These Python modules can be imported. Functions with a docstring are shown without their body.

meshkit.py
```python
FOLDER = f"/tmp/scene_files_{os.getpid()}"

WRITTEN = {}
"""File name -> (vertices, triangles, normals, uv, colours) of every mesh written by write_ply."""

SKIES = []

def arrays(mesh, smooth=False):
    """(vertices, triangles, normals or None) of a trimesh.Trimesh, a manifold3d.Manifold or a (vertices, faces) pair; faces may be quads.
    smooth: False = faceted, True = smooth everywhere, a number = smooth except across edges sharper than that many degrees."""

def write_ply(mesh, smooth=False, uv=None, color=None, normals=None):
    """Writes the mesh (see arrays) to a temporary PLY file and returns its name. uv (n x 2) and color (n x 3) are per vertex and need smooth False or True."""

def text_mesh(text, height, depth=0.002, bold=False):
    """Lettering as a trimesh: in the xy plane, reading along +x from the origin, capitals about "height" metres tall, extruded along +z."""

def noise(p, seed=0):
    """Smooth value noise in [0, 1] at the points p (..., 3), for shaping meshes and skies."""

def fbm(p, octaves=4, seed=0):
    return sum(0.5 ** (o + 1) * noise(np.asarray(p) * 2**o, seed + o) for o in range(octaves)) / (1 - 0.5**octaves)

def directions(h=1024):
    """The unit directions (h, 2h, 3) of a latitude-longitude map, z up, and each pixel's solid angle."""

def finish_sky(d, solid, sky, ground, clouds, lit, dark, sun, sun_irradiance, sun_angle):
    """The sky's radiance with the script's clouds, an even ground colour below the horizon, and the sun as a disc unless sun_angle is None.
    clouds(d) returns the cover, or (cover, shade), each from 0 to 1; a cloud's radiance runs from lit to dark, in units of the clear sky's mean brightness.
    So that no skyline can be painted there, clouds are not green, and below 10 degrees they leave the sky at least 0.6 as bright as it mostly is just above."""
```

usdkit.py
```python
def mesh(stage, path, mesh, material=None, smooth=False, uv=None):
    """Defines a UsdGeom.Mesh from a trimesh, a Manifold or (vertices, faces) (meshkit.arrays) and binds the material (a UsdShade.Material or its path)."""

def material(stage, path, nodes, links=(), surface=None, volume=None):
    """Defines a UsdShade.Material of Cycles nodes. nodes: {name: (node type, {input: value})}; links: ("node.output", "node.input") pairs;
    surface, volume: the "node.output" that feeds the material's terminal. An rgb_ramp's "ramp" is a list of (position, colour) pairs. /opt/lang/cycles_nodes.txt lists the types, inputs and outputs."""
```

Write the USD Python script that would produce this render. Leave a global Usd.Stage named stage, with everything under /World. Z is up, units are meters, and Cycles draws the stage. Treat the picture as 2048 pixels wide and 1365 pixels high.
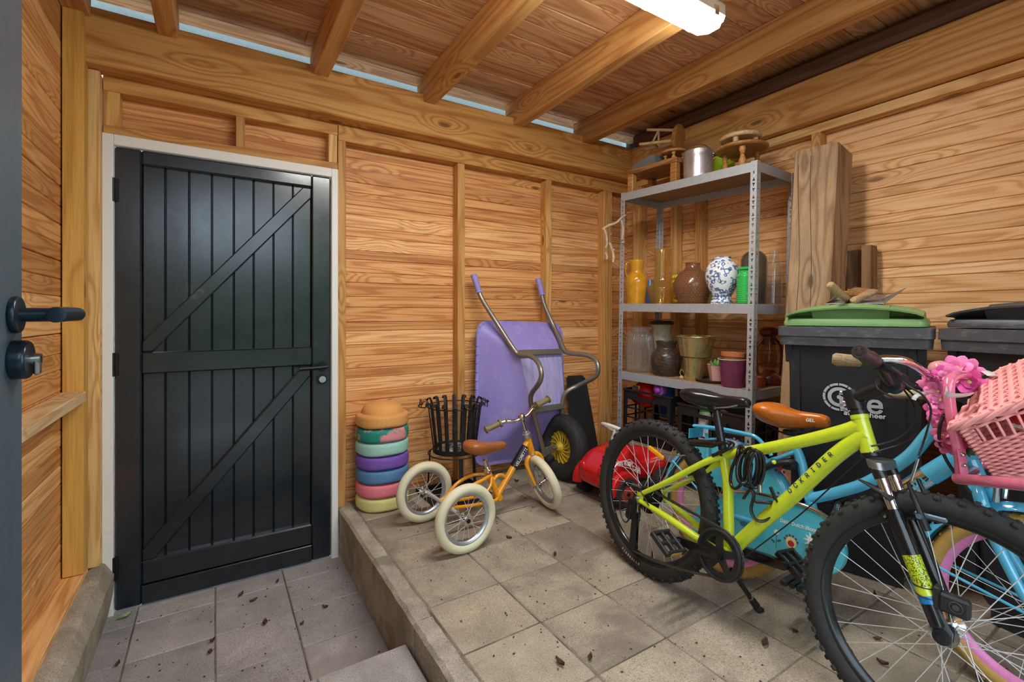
EXPOSURE, SKY, LAMP = 0.25, 1.35, 62.0
import math, random
import numpy as np, trimesh, usdkit, meshkit
import shapely.geometry as sg
from shapely import affinity
from pxr import Usd, UsdGeom, UsdLux, UsdShade, Gf, Sdf

stage = Usd.Stage.CreateInMemory()
UsdGeom.SetStageUpAxis(stage, 'Z')
world = UsdGeom.Xform.Define(stage, '/World')
stage.SetDefaultPrim(world.GetPrim())
rng = random.Random(7)
V = lambda *a: np.array(a, float)

# ---------------------------------------------------------------- camera, sky, exposure
FPX, CX, CY, CAM_H = 944.0, 1024.0, 631.0, 1.02          # focal length in pixels of the 2048 px frame, principal point, eye height
YAW = math.atan2(1500, 944)
FW = V(math.cos(YAW), math.sin(YAW), 0); RT = V(math.sin(YAW), -math.cos(YAW), 0); UP = V(0, 0, 1)
EYE = V(0, 0, CAM_H)
cam = UsdGeom.Camera.Define(stage, '/World/camera')
cam.CreateHorizontalApertureAttr(36.0); cam.CreateVerticalApertureAttr(36.0 * 1365 / 2048)
cam.CreateFocalLengthAttr(36.0 * FPX / 2048)
cam.CreateVerticalApertureOffsetAttr((CY - 682.5) / 2048 * 36.0)
cam.CreateClippingRangeAttr(Gf.Vec2f(0.05, 100))
cam.CreateExposureAttr(EXPOSURE)
m4 = Gf.Matrix4d(*RT, 0, *UP, 0, *(-FW), 0, *EYE, 1)
cam.AddTransformOp().Set(m4)
dome = UsdLux.DomeLight.Define(stage, '/World/sky_light')
dome.CreateColorAttr(Gf.Vec3f(0.70, 0.85, 1.0)); dome.CreateIntensityAttr(SKY)

# ---------------------------------------------------------------- picking points of the place
def ray(px, py): return FW + RT * ((px - CX) / FPX) + UP * ((CY - py) / FPX)
def atX(px, py, x): d = ray(px, py); return EYE + d * (x / d[0])
def atY(px, py, y): d = ray(px, py); return EYE + d * (y / d[1])
def atZ(px, py, z): d = ray(px, py); return EYE + d * ((z - CAM_H) / d[2])
def atR(px, py, p): d = ray(px, py); return EYE + d * (math.hypot(p[0], p[1]) / math.hypot(d[0], d[1]))
def atP(px, py, p, n): d = ray(px, py); return EYE + d * (((np.asarray(p) - EYE) @ n) / (d @ n))
def atT(px, py, t): return EYE + ray(px, py) * t

# ---------------------------------------------------------------- mesh helpers
def unit(v): v = np.asarray(v, float); return v / (np.linalg.norm(v) + 1e-12)
def frame(d, up=(0, 0, 1)):
    d = unit(d); up = np.asarray(up, float)
    if abs(d @ unit(up)) > .98: up = V(1, 0, 0) if abs(d[0]) < .9 else V(0, 1, 0)
    s = unit(np.cross(up, d)); return s, np.cross(d, s), d
def join(*ms):
    out = []
    for m in ms: out += list(m) if isinstance(m, (list, tuple)) else [m]
    return trimesh.util.concatenate(out)
def hull(pts): return trimesh.convex.convex_hull(np.asarray(pts, float))
def cbox(c, size, ax=None, ch=0.002):
    """box with chamfered edges: centre, size, axes (rows)"""
    h = np.asarray(size, float) / 2; ch = min(ch, *(h * .9))
    P = []
    for s in np.ndindex(2, 2, 2):
        sg_ = np.array(s) * 2 - 1
        for k in range(3):
            q = h - ch; q[k] = h[k]; P.append(sg_ * q)
    P = np.array(P)
    if ax is not None: P = P @ np.asarray(ax)
    return hull(P + np.asarray(c, float))
def bar(p0, p1, w, h, up=(0, 0, 1), ch=0.002):
    """rectangular bar from p0 to p1, w across, h along up"""
    p0, p1 = np.asarray(p0, float), np.asarray(p1, float)
    s, u, d = frame(p1 - p0, up)
    return cbox((p0 + p1) / 2, (w, h, np.linalg.norm(p1 - p0)), np.array([s, u, d]), ch)
def bx(x0, x1, y0, y1, z0, z1, ch=0.002): return cbox(((x0 + x1) / 2, (y0 + y1) / 2, (z0 + z1) / 2), (x1 - x0, y1 - y0, z1 - z0), None, ch)
def tube(pts, r, n=12, closed=False, cap=True, flat=None, up0=None):
    P = np.asarray(pts, float); k = len(P)
    T = (np.roll(P, -1, 0) - np.roll(P, 1, 0)) if closed else np.gradient(P, axis=0)
    T /= np.linalg.norm(T, axis=1, keepdims=True) + 1e-12
    a = frame(T[0])[0] if up0 is None else unit(np.cross(up0, T[0]))
    A = []
    for i in range(k):
        a = unit(a - T[i] * (a @ T[i])); A.append(a)
    A = np.array(A)
    if closed:                                   # spread the twist
        b0 = np.cross(T[0], A[0]); e = unit(A[-1] - T[0] * (A[-1] @ T[0])); tw = math.atan2(e @ b0, e @ A[0])
        for i in range(k):
            t = -tw * i / k; B_ = np.cross(T[i], A[i]); A[i] = A[i] * math.cos(t) + B_ * math.sin(t)
    B = np.cross(T, A); R = np.broadcast_to(np.asarray(r, float), (k,)); g = np.arange(n) * 2 * math.pi / n
    f1, f2 = (1, 1) if flat is None else flat
    W = P[:, None] + R[:, None, None] * (f1 * np.cos(g)[None, :, None] * A[:, None] + f2 * np.sin(g)[None, :, None] * B[:, None])
    v = W.reshape(-1, 3); m = k if closed else k - 1
    i, j = np.meshgrid(np.arange(m), np.arange(n), indexing='ij'); i2 = (i + 1) % k; j2 = (j + 1) % n
    q = np.stack([i * n + j, i2 * n + j, i2 * n + j2, i * n + j2], -1).reshape(-1, 4)[:, ::-1]
    f = np.vstack([q[:, [0, 1, 2]], q[:, [0, 2, 3]]])
    if cap and not closed:
        v = np.vstack([v, P[:1], P[-1:]]); c0, c1 = k * n, k * n + 1
        jj = np.arange(n); j2 = (jj + 1) % n
        f = np.vstack([f, np.stack([np.full(n, c0), jj, j2], 1)[:, ::-1] * 1, np.stack([np.full(n, c1), (k - 1) * n + j2, (k - 1) * n + jj], 1)[:, ::-1]])
    me = trimesh.Trimesh(v, f, process=False)
    if me.volume < 0: me.invert()
    return me
def spline(pts, n=8, closed=False):
    P = np.asarray(pts, float); out = []; k = len(P)
    for i in range(k if closed else k - 1):
        p1, p2 = P[i], P[(i + 1) % k]
        p0 = P[i - 1] if (i > 0 or closed) else 2 * p1 - p2
        p3 = P[(i + 2) % k] if (i + 2 < k or closed) else 2 * p2 - p1
        for t in np.arange(n) / n:
            out.append(.5 * (2 * p1 + (p2 - p0) * t + (2 * p0 - 5 * p1 + 4 * p2 - p3) * t * t + (3 * p1 - p0 - 3 * p2 + p3) * t ** 3))
    if not closed: out.append(P[-1])
    return np.array(out)
def lathe(prof, n=36, o=(0, 0, 0), ax=None, wave=None):
    """profile [(r, z)] turned round z; closed where r = 0; wave(angle, k) scales r"""
    pr = np.array(prof, float); k = len(pr); g = np.arange(n) * 2 * math.pi / n
    rr = np.repeat(pr[:, :1], n, 1)
    if wave is not None: rr = rr * np.array([[wave(a, i) for a in g] for i in range(k)])
    v = np.stack([rr * np.cos(g), rr * np.sin(g), np.repeat(pr[:, 1:], n, 1)], -1).reshape(-1, 3)
    i, j = np.meshgrid(np.arange(k - 1), np.arange(n), indexing='ij'); j2 = (j + 1) % n
    q = np.stack([i * n + j, i * n + j2, (i + 1) * n + j2, (i + 1) * n + j], -1).reshape(-1, 4)
    f = np.vstack([q[:, [0, 1, 2]], q[:, [0, 2, 3]]])
    if ax is not None: v = v @ np.asarray(ax)
    m = trimesh.Trimesh(v + np.asarray(o, float), f, process=False)
    m.merge_vertices(); m.update_faces(m.nondegenerate_faces()); m.remove_unreferenced_vertices()
    if m.is_watertight and m.volume < 0: m.invert()
    return m
def vessel(outer, t=.004, n=40, o=(0, 0, 0), wave=None, ax=None):
    """hollow pot from an outer profile that runs from the foot up to the rim"""
    out = [(0, outer[0][1])] + list(outer); inn = [(max(r - t, .001), z) for r, z in outer[::-1]]
    inn[-1] = (inn[-1][0], outer[0][1] + t * 1.5); inn = [(r, max(z, outer[0][1] + t * 1.5)) for r, z in inn]
    return lathe(out + inn + [(0, outer[0][1] + t * 1.5)], n, o, ax, wave)
def curve2(pts, n=6):
    """smooth profile through points, without overshoot"""
    from scipy.interpolate import PchipInterpolator
    P = np.array(pts, float); s = np.r_[0, np.cumsum(np.linalg.norm(np.diff(P, axis=0), axis=1) + 1e-9)]
    t = np.unique(np.concatenate([np.linspace(s[i], s[i + 1], n + 1) for i in range(len(P) - 1)])); return [tuple(p) for p in np.stack([PchipInterpolator(s, P[:, k])(t) for k in (0, 1)], 1)]
def loft(rings, cap=True):
    R = np.array(rings, float); k, n = R.shape[:2]; v = R.reshape(-1, 3)
    i, j = np.meshgrid(np.arange(k - 1), np.arange(n), indexing='ij'); j2 = (j + 1) % n
    q = np.stack([i * n + j, i * n + j2, (i + 1) * n + j2, (i + 1) * n + j], -1).reshape(-1, 4)
    f = np.vstack([q[:, [0, 1, 2]], q[:, [0, 2, 3]]])
    if cap:
        v = np.vstack([v, R[0].mean(0), R[-1].mean(0)]); c0 = k * n; jj = np.arange(n); j2 = (jj + 1) % n
        f = np.vstack([f, np.stack([np.full(n, c0), j2, jj], 1), np.stack([np.full(n, c0 + 1), (k - 1) * n + jj, (k - 1) * n + j2], 1)])
    m = trimesh.Trimesh(v, f, process=False)
    if m.volume < 0: m.invert()
    return m
def extr(poly, depth, o, ex, ey, ez=None):
    """extrude a shapely polygon: its x along ex, y along ey, depth along ez from o"""
    ex, ey = np.asarray(ex, float), np.asarray(ey, float); ez = np.cross(ex, ey) if ez is None else np.asarray(ez, float)
    ms = [trimesh.creation.extrude_polygon(g, depth, engine='earcut') for g in getattr(poly, 'geoms', [poly])]
    m = join(*ms); m.vertices = np.asarray(o, float) + m.vertices @ np.array([ex, ey, ez])
    if m.volume < 0: m.invert()
    return m
def place_text(text, h, o, ex, ey, depth=.0012, bold=False, center=True, width=None):
    m = meshkit.text_mesh(text, h, depth, bold); v = m.vertices.copy()
    if width: v[:, 0] *= width / (v[:, 0].max() - v[:, 0].min())
    if center: v[:, 0] -= (v[:, 0].max() + v[:, 0].min()) / 2; v[:, 1] -= h / 2
    ex, ey = unit(ex), unit(ey); m.vertices = np.asarray(o) + v @ np.array([ex, ey, np.cross(ex, ey)]); return m
def rot(a, d):
    a = unit(a); K = np.array([[0, -a[2], a[1]], [a[2], 0, -a[0]], [-a[1], a[0], 0]])
    return np.eye(3) + math.sin(d) * K + (1 - math.cos(d)) * K @ K
def ring_pts(c, a, b, n=40, ph=0): g = np.arange(n) * 2 * math.pi / n + ph; return np.asarray(c) + np.cos(g)[:, None] * np.asarray(a) + np.sin(g)[:, None] * np.asarray(b)
def ball(c, r, sub=2, sc=(1, 1, 1), R=None):
    m = trimesh.creation.icosphere(sub, 1.0); v = m.vertices * (np.asarray(sc) * r)
    if R is not None: v = v @ np.asarray(R)
    m.vertices = v + np.asarray(c); return m
def cyl(p0, p1, r, n=20, r1=None): return tube([p0, p1], [r, r if r1 is None else r1], n)

# ---------------------------------------------------------------- naming, parenting, tagging
_used = {}
def numbered(path):
    k = _used.get(path, -1) + 1; _used[path] = k
    return path if k == 0 else '%s_%03d' % (path, k)
class Th:
    def __init__(s, path, o): s.path, s.o = path, np.asarray(o, float)
def thing(name, label=None, cat=None, o=(0, 0, 0), group=None, kind=None):
    p = numbered('/World/' + name); x = UsdGeom.Xform.Define(stage, p); x.AddTranslateOp().Set(Gf.Vec3d(*map(float, o)))
    q = x.GetPrim()
    for k, v in (('label', label), ('category', cat), ('group', group), ('kind', kind)):
        if v: q.SetCustomDataByKey(k, v)
    return Th(p, o)
def part(t, name, mesh, mat, smooth=30, label=None, kind=None):
    if isinstance(mesh, (list, tuple)): mesh = join(*mesh)
    mesh = mesh.copy(); mesh.vertices = mesh.vertices - t.o
    p = numbered(t.path + '/' + name); m = usdkit.mesh(stage, p, mesh, mat, smooth)
    if label: m.GetPrim().SetCustomDataByKey('label', label)
    if kind: m.GetPrim().SetCustomDataByKey('kind', kind)
    return Th(p, t.o)
def single(name, label, cat, mesh, mat, smooth=30, group=None, kind=None, o=(0, 0, 0)):
    p = numbered('/World/' + name)
    if isinstance(mesh, (list, tuple)): mesh = join(*mesh)
    mesh = mesh.copy(); mesh.vertices = mesh.vertices - np.asarray(o); m = usdkit.mesh(stage, p, mesh, mat, smooth)
    if any(o): m.AddTranslateOp().Set(Gf.Vec3d(*map(float, o)))
    for k, v in (('label', label), ('category', cat), ('group', group), ('kind', kind)):
        if v: m.GetPrim().SetCustomDataByKey(k, v)
    return Th(p, o)

# ---------------------------------------------------------------- materials
def mat(name, nodes, links, surface='p.BSDF'): return usdkit.material(stage, '/World/Looks/' + name, nodes, links, surface)
def plain(name, col, rough=.5, metal=0., **kw):
    """colour with faint mottling and relief"""
    n = {'tc': ('texture_coordinate', {}), 'n': ('noise_texture', {'scale': kw.pop('nscale', 60), 'detail': 4}),
         'r': ('rgb_ramp', {'ramp': [(.3, tuple(c * (1 - kw.get('var', .08)) for c in col)), (.7, tuple(min(c * (1 + kw.pop('var', .08)), 1) for c in col))]}),
         'b': ('bump', {'strength': kw.pop('bump', .08), 'distance': .002}), 'p': ('principled_bsdf', {'roughness': rough, 'metallic': metal, **kw})}
    return mat(name, n, [('tc.object', 'n.vector'), ('n.fac', 'r.fac'), ('r.color', 'p.base_color'), ('n.fac', 'b.height'), ('b.normal', 'p.normal')])
def wood(name, axis, dark, mid, light, rough=.55, grain=1.0, knots=1.0, across=9.0, tint=.26, wear=0., spec=.3):
    """sawn timber with the grain along an axis; every piece differs by its own random number"""
    A = [across * 1.3] * 3; A[axis] = .55
    Fs = [170, 170, 170]; Fs[axis] = 5.0
    K = [6.0, 6.0, 6.0]; K[axis] = 2.1
    dk = tuple(.45 * a + .55 * b for a, b in zip(dark, mid))
    N = {'tc': ('texture_coordinate', {}), 'oi': ('object_info', {}),
         'sv': ('vector_math', {'math_type': 'scale', 'vector1': (31.7, 47.3, 23.9)}), 'ad': ('vector_math', {'math_type': 'add'}),
         'm1': ('mapping', {'scale': tuple(A)}), 'm2': ('mapping', {'scale': tuple(Fs)}), 'm3': ('mapping', {'scale': tuple(K)}),
         'n1': ('noise_texture', {'scale': 1.0, 'detail': 2.0, 'roughness': .45, 'distortion': .25}),
         'n2': ('noise_texture', {'scale': 1.0, 'detail': 3.0, 'roughness': .6}),
         'vo': ('voronoi_texture', {'scale': 1.0, 'feature': 'f1', 'randomness': 1.0}),
         'kb': ('map_range', {'range_type': 'smoothstep', 'from_min': .42, 'from_max': .02, 'to_min': 0., 'to_max': .30 * knots}),
         'kd': ('map_range', {'range_type': 'smoothstep', 'from_min': .105, 'from_max': .055, 'to_min': 0., 'to_max': .80 * min(knots, 1)}),
         'sum': ('math', {'math_type': 'add'}), 'mul': ('math', {'math_type': 'multiply', 'value2': 62.0 * grain}), 'sin': ('math', {'math_type': 'sine'}),
         'hf': ('math', {'math_type': 'multiply_add', 'value2': .5, 'value3': .5}),
         'r1': ('rgb_ramp', {'ramp': [(0, light), (.45, tuple(.6 * a + .4 * b for a, b in zip(light, mid))), (.78, mid), (.94, dk), (1, dk)]}),
         'r2': ('rgb_ramp', {'ramp': [(.30, (.74, .70, .66)), (.55, (1, 1, 1)), (.8, (1.0, 1.0, 1.0))]}),
         'x1': ('mix', {'mix_type': 'multiply', 'fac': .75}),
         'x2': ('mix', {'mix_type': 'mix', 'color2': tuple(c * .34 for c in dark)}),
         'rv': ('rgb_ramp', {'ramp': [(0, (1 - tint, 1 - tint * 1.25, 1 - tint * 1.45)), (.3, (1 - tint * .4, 1 - tint * .5, 1 - tint * .6)), (.55, (1, 1, 1)), (.8, (1, 1, 1)), (.86, (1 + tint * .45, 1 + tint * .95, 1 + tint * 1.7)), (1, (1 + tint * .5, 1 + tint * 1.1, 1 + tint * 2.0))]}),
         'x3': ('mix', {'mix_type': 'multiply', 'fac': 1.0}),
         'bh': ('math', {'math_type': 'multiply_add', 'value2': .5}),
         'b': ('bump', {'strength': .25, 'distance': .0015}),
         'p': ('principled_bsdf', {'roughness': rough, 'specular_ior_level': spec})}
    L = [('oi.random', 'sv.scale'), ('tc.object', 'ad.vector1'), ('sv.vector', 'ad.vector2'), ('ad.vector', 'm1.vector'), ('ad.vector', 'm2.vector'), ('ad.vector', 'm3.vector'),
         ('m1.vector', 'n1.vector'), ('m2.vector', 'n2.vector'), ('m3.vector', 'vo.vector'), ('vo.distance', 'kb.value'), ('vo.distance', 'kd.value'),
         ('n1.fac', 'sum.value1'), ('kb.result', 'sum.value2'), ('sum.value', 'mul.value1'), ('mul.value', 'sin.value1'), ('sin.value', 'hf.value1'),
         ('hf.value', 'r1.fac'), ('n2.fac', 'r2.fac'), ('r1.color', 'x1.color1'), ('r2.color', 'x1.color2'), ('x1.color', 'x2.color1'), ('kd.result', 'x2.fac'),
         ('oi.random', 'rv.fac'), ('x2.color', 'x3.color1'), ('rv.color', 'x3.color2'), ('n2.fac', 'bh.value1'), ('hf.value', 'bh.value3'), ('bh.value', 'b.height'), ('b.normal', 'p.normal')]
    if wear:                                        # grey, weathered patches and stains
        N['nw'] = ('noise_texture', {'scale': 3.5, 'detail': 6.0, 'roughness': .65}); N['rw'] = ('rgb_ramp', {'ramp': [(.48, (0, 0, 0)), (.68, (wear, wear, wear))]})
        N['x4'] = ('mix', {'mix_type': 'mix', 'color2': (.16, .125, .085)})
        L += [('ad.vector', 'nw.vector'), ('nw.fac', 'rw.fac'), ('rw.color', 'x4.fac'), ('x3.color', 'x4.color1'), ('x4.color', 'p.base_color')]
    else: L.append(('x3.color', 'p.base_color'))
    return mat(name, N, L)
def concrete(name, a, b, stain, amount=.5, rough=.9, pits=1.0, scale=1.0):
    N = {'tc': ('texture_coordinate', {}), 'oi': ('object_info', {}), 'sv': ('vector_math', {'math_type': 'scale', 'vector1': (13.7, 27.3, 7.9)}), 'ad': ('vector_math', {'math_type': 'add'}),
         'n1': ('noise_texture', {'scale': 5.0 * scale, 'detail': 8.0, 'roughness': .68}), 'n2': ('noise_texture', {'scale': 260.0, 'detail': 2.0}),
         'n3': ('noise_texture', {'scale': 2.2 * scale, 'detail': 5.0, 'roughness': .6, 'distortion': .5}),
         'r1': ('rgb_ramp', {'ramp': [(.3, a), (.7, b)]}), 'r2': ('rgb_ramp', {'ramp': [(.30, (.35, .33, .30)), (.43, (.95, .95, .95)), (.60, (1.03, 1.03, 1.03)), (.70, (1.5, 1.48, 1.42))]}),
         'r3': ('rgb_ramp', {'ramp': [(.50, (0, 0, 0)), (.56, (amount * .6,) * 3), (.66, (amount,) * 3)]}),
         'x1': ('mix', {'mix_type': 'multiply', 'fac': .8 * pits}), 'x2': ('mix', {'mix_type': 'mix', 'color2': stain}),
         'rv': ('rgb_ramp', {'ramp': [(0, (.84, .84, .85)), (1, (1.14, 1.13, 1.11))]}), 'x3': ('mix', {'mix_type': 'multiply', 'fac': 1.0}),
         'b': ('bump', {'strength': .35, 'distance': .003}), 'p': ('principled_bsdf', {'roughness': rough, 'specular_ior_level': .25})}
    L = [('oi.random', 'sv.scale'), ('tc.object', 'ad.vector1'), ('sv.vector', 'ad.vector2'), ('ad.vector', 'n1.vector'), ('ad.vector', 'n2.vector'), ('ad.vector', 'n3.vector'),
         ('n1.fac', 'r1.fac'), ('n2.fac', 'r2.fac'), ('n3.fac', 'r3.fac'), ('r1.color', 'x1.color1'), ('r2.color', 'x1.color2'), ('x1.color', 'x2.color1'), ('r3.color', 'x2.fac'),
         ('oi.random', 'rv.fac'), ('x2.color', 'x3.color1'), ('rv.color', 'x3.color2'), ('x3.color', 'p.base_color'), ('n1.fac', 'b.height'), ('b.normal', 'p.normal')]
    return mat(name, N, L)
def worn(name, base, marks, rough=.35, scale=7., lo=.60, hi=.70, amount=.6, metal=0., streak=(1, 1, 1), **kw):
    """paint or plastic with marks of another colour rubbed into it"""
    N = {'tc': ('texture_coordinate', {}), 'mp': ('mapping', {'scale': streak}), 'n': ('noise_texture', {'scale': scale, 'detail': 9.0, 'roughness': .72}),
         'r': ('rgb_ramp', {'ramp': [(lo, (0, 0, 0)), (hi, (amount, amount, amount))]}), 'x': ('mix', {'color1': base, 'color2': marks}),
         'rr': ('rgb_ramp', {'ramp': [(.3, (rough * .8,) * 3), (.75, (min(rough * 1.5, 1),) * 3)]}), 'n2': ('noise_texture', {'scale': 90.0, 'detail': 2.0}),
         'b': ('bump', {'strength': .10, 'distance': .001}), 'p': ('principled_bsdf', {'metallic': metal, **kw})}
    return mat(name, N, [('tc.object', 'mp.vector'), ('mp.vector', 'n.vector'), ('n.fac', 'r.fac'), ('r.color', 'x.fac'), ('x.color', 'p.base_color'), ('n.fac', 'rr.fac'), ('rr.color', 'p.roughness'),
                         ('tc.object', 'n2.vector'), ('n2.fac', 'b.height'), ('b.normal', 'p.normal')])
def glass(name, col, rough=.03, body=0.):
    """thin-walled glass: tinted see-through mixed with a mirror by fresnel, and a share of body colour for dense glass"""
    c4 = tuple(c ** .3 for c in col)
    N = {'f': ('layer_weight', {'blend': .5}), 'q': ('math', {'math_type': 'power', 'value2': 3.5}), 'm': ('math', {'math_type': 'multiply_add', 'value2': .55, 'value3': .035}), 't': ('transparent_bsdf', {'color': c4}), 'g': ('glossy_bsdf', {'color': (1, 1, 1), 'roughness': rough}), 'x': ('mix_closure', {}),
         'd': ('principled_bsdf', {'base_color': tuple(c * .8 for c in col), 'roughness': .2}), 'y': ('mix_closure', {'fac': body})}
    return mat(name, N, [('f.facing', 'q.value1'), ('q.value', 'm.value1'), ('m.value', 'x.fac'), ('t.BSDF', 'x.closure1'), ('g.BSDF', 'x.closure2'), ('x.closure', 'y.closure1'), ('d.BSDF', 'y.closure2')], 'y.closure')
def two_tone(name, a, b, scale, lo, hi, rough=.5, axis=(1, 1, 1), **kw):
    N = {'tc': ('texture_coordinate', {}), 'mp': ('mapping', {'scale': axis}), 'n': ('noise_texture', {'scale': scale, 'detail': 10.0, 'roughness': .7}), 'r': ('rgb_ramp', {'ramp': [(lo, a), (hi, b)]}),
         'b': ('bump', {'strength': .15, 'distance': .001}), 'p': ('principled_bsdf', {'roughness': rough, **kw})}
    return mat(name, N, [('tc.object', 'mp.vector'), ('mp.vector', 'n.vector'), ('n.fac', 'r.fac'), ('r.color', 'p.base_color'), ('n.fac', 'b.height'), ('b.normal', 'p.normal')])
WL = dict(dark=(.44, .160, .045), mid=(.74, .335, .115), light=(.83, .43, .165))
FRONT_X = 1.9
W_BACK = wood('wood_back_wall', 0, **WL)
W_RIGHT = wood('wood_right_wall', 1, (.54, .25, .085), (.80, .435, .175), (.87, .52, .245), across=7.0, tint=.18)
W_LEFT = wood('wood_left_wall', 1, (.45, .17, .045), (.72, .33, .10), (.80, .42, .15))
W_X = wood('wood_beam_x', 0, (.44, .18, .045), (.65, .315, .085), (.74, .41, .13), across=5.0)
W_Y = wood('wood_beam_y', 1, (.44, .19, .055), (.62, .31, .095), (.70, .40, .14), across=5.0)
W_Z = wood('wood_post_z', 2, (.44, .20, .055), (.66, .345, .105), (.75, .44, .15), across=7.0)
W_YEL = wood('wood_yellow_post', 2, (.50, .25, .05), (.68, .36, .075), (.74, .42, .10), across=7.0, grain=.5)
W_CEIL = wood('wood_ceiling', 0, (.36, .17, .07), (.55, .285, .125), (.66, .38, .19), across=6.0, tint=.22)
W_DARK = wood('wood_dark_batten', 1, (.09, .045, .028), (.13, .065, .04), (.15, .08, .05), knots=0)
W_OLD = wood('wood_weathered', 2, (.24, .14, .07), (.43, .275, .15), (.52, .355, .21), across=5.0, grain=.6, wear=.4, rough=.8)
W_OLD2 = wood('wood_weathered_brown', 2, (.20, .10, .045), (.34, .185, .085), (.42, .25, .12), across=5.0, grain=.6, wear=.7, rough=.8)
W_LEDGE = wood('wood_pale_ledge', 1, (.50, .29, .13), (.72, .49, .25), (.80, .59, .34), across=6.0, wear=.15)
PAINT_BLACK = worn('black_door_paint', (.006, .012, .018), (.30, .34, .38), .26, 5.0, .66, .80, .30, coat_weight=.7, coat_roughness=.16)
PAINT_LEAF = worn('blue_grey_door_paint', (.055, .085, .105), (.35, .40, .42), .33, 7.0, .68, .78, .5, streak=(1, 1, .5))
PAINT_WHITE = worn('white_frame_paint', (.80, .80, .76), (.32, .28, .24), .5, 12., .66, .78, .6)
BLACK_METAL = plain('black_metal', (.012, .013, .015), .35, .4)
BLACK_GLOSS = plain('black_gloss', (.008, .008, .009), .18)
DARK_BLUE_METAL = plain('dark_blue_anodised_metal', (.018, .030, .045), .28, .55)
STEEL = plain('steel', (.55, .56, .57), .28, 1.0)
CHROME = plain('chrome', (.75, .76, .77), .08, 1.0, bump=.02)
FLOOR_UP = concrete('paving_warm', (.27, .225, .165), (.43, .37, .28), (.15, .125, .10), .75)
FLOOR_LOW = concrete('paving_grey', (.27, .25, .24), (.40, .375, .365), (.18, .165, .16), .5)
MORTAR = concrete('sand_joint', (.15, .12, .085), (.34, .29, .22), (.05, .045, .03), .8, scale=1.5)
KERB = concrete('kerb_concrete', (.25, .225, .175), (.44, .39, .32), (.13, .125, .085), .6, scale=1.6)
KERB_L = concrete('kerb_concrete_pale', (.30, .26, .20), (.45, .405, .33), (.20, .16, .11), .55, scale=2.0)
STONE_DARK = concrete('dark_footing', (.020, .022, .024), (.05, .052, .052), (.01, .01, .01), .5)
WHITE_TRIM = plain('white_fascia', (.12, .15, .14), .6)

def plank(axis, a0, a1, f, back, h0, h1, n, ch=.0026, skew=0.):
    """tongue-and-groove plank along axis from a0 to a1, front face at f, thickness towards back (sign n), between heights h0 and h1, front edges chamfered"""
    pr = [(f + n * ch, h0), (f + skew, h0 + ch), (f, h1 - ch), (f + n * ch, h1), (back, h1), (back, h0)]
    pts = []
    for a in (a0, a1):
        for d, h in pr:
            pts.append({'x': (a, d, h), 'y': (d, a, h), 'c': (a, h, d)}[axis])
    return hull(pts)
def heights(z0, z1, seed, a=(.050, .060), b=(.070, .082)):
    r = random.Random(seed); z = z0; out = [z0]; k = 0
    while z < z1 - .03:
        z += r.uniform(*(a if k % 2 else b)); k += 1; out.append(min(z, z1))
    return out

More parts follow.
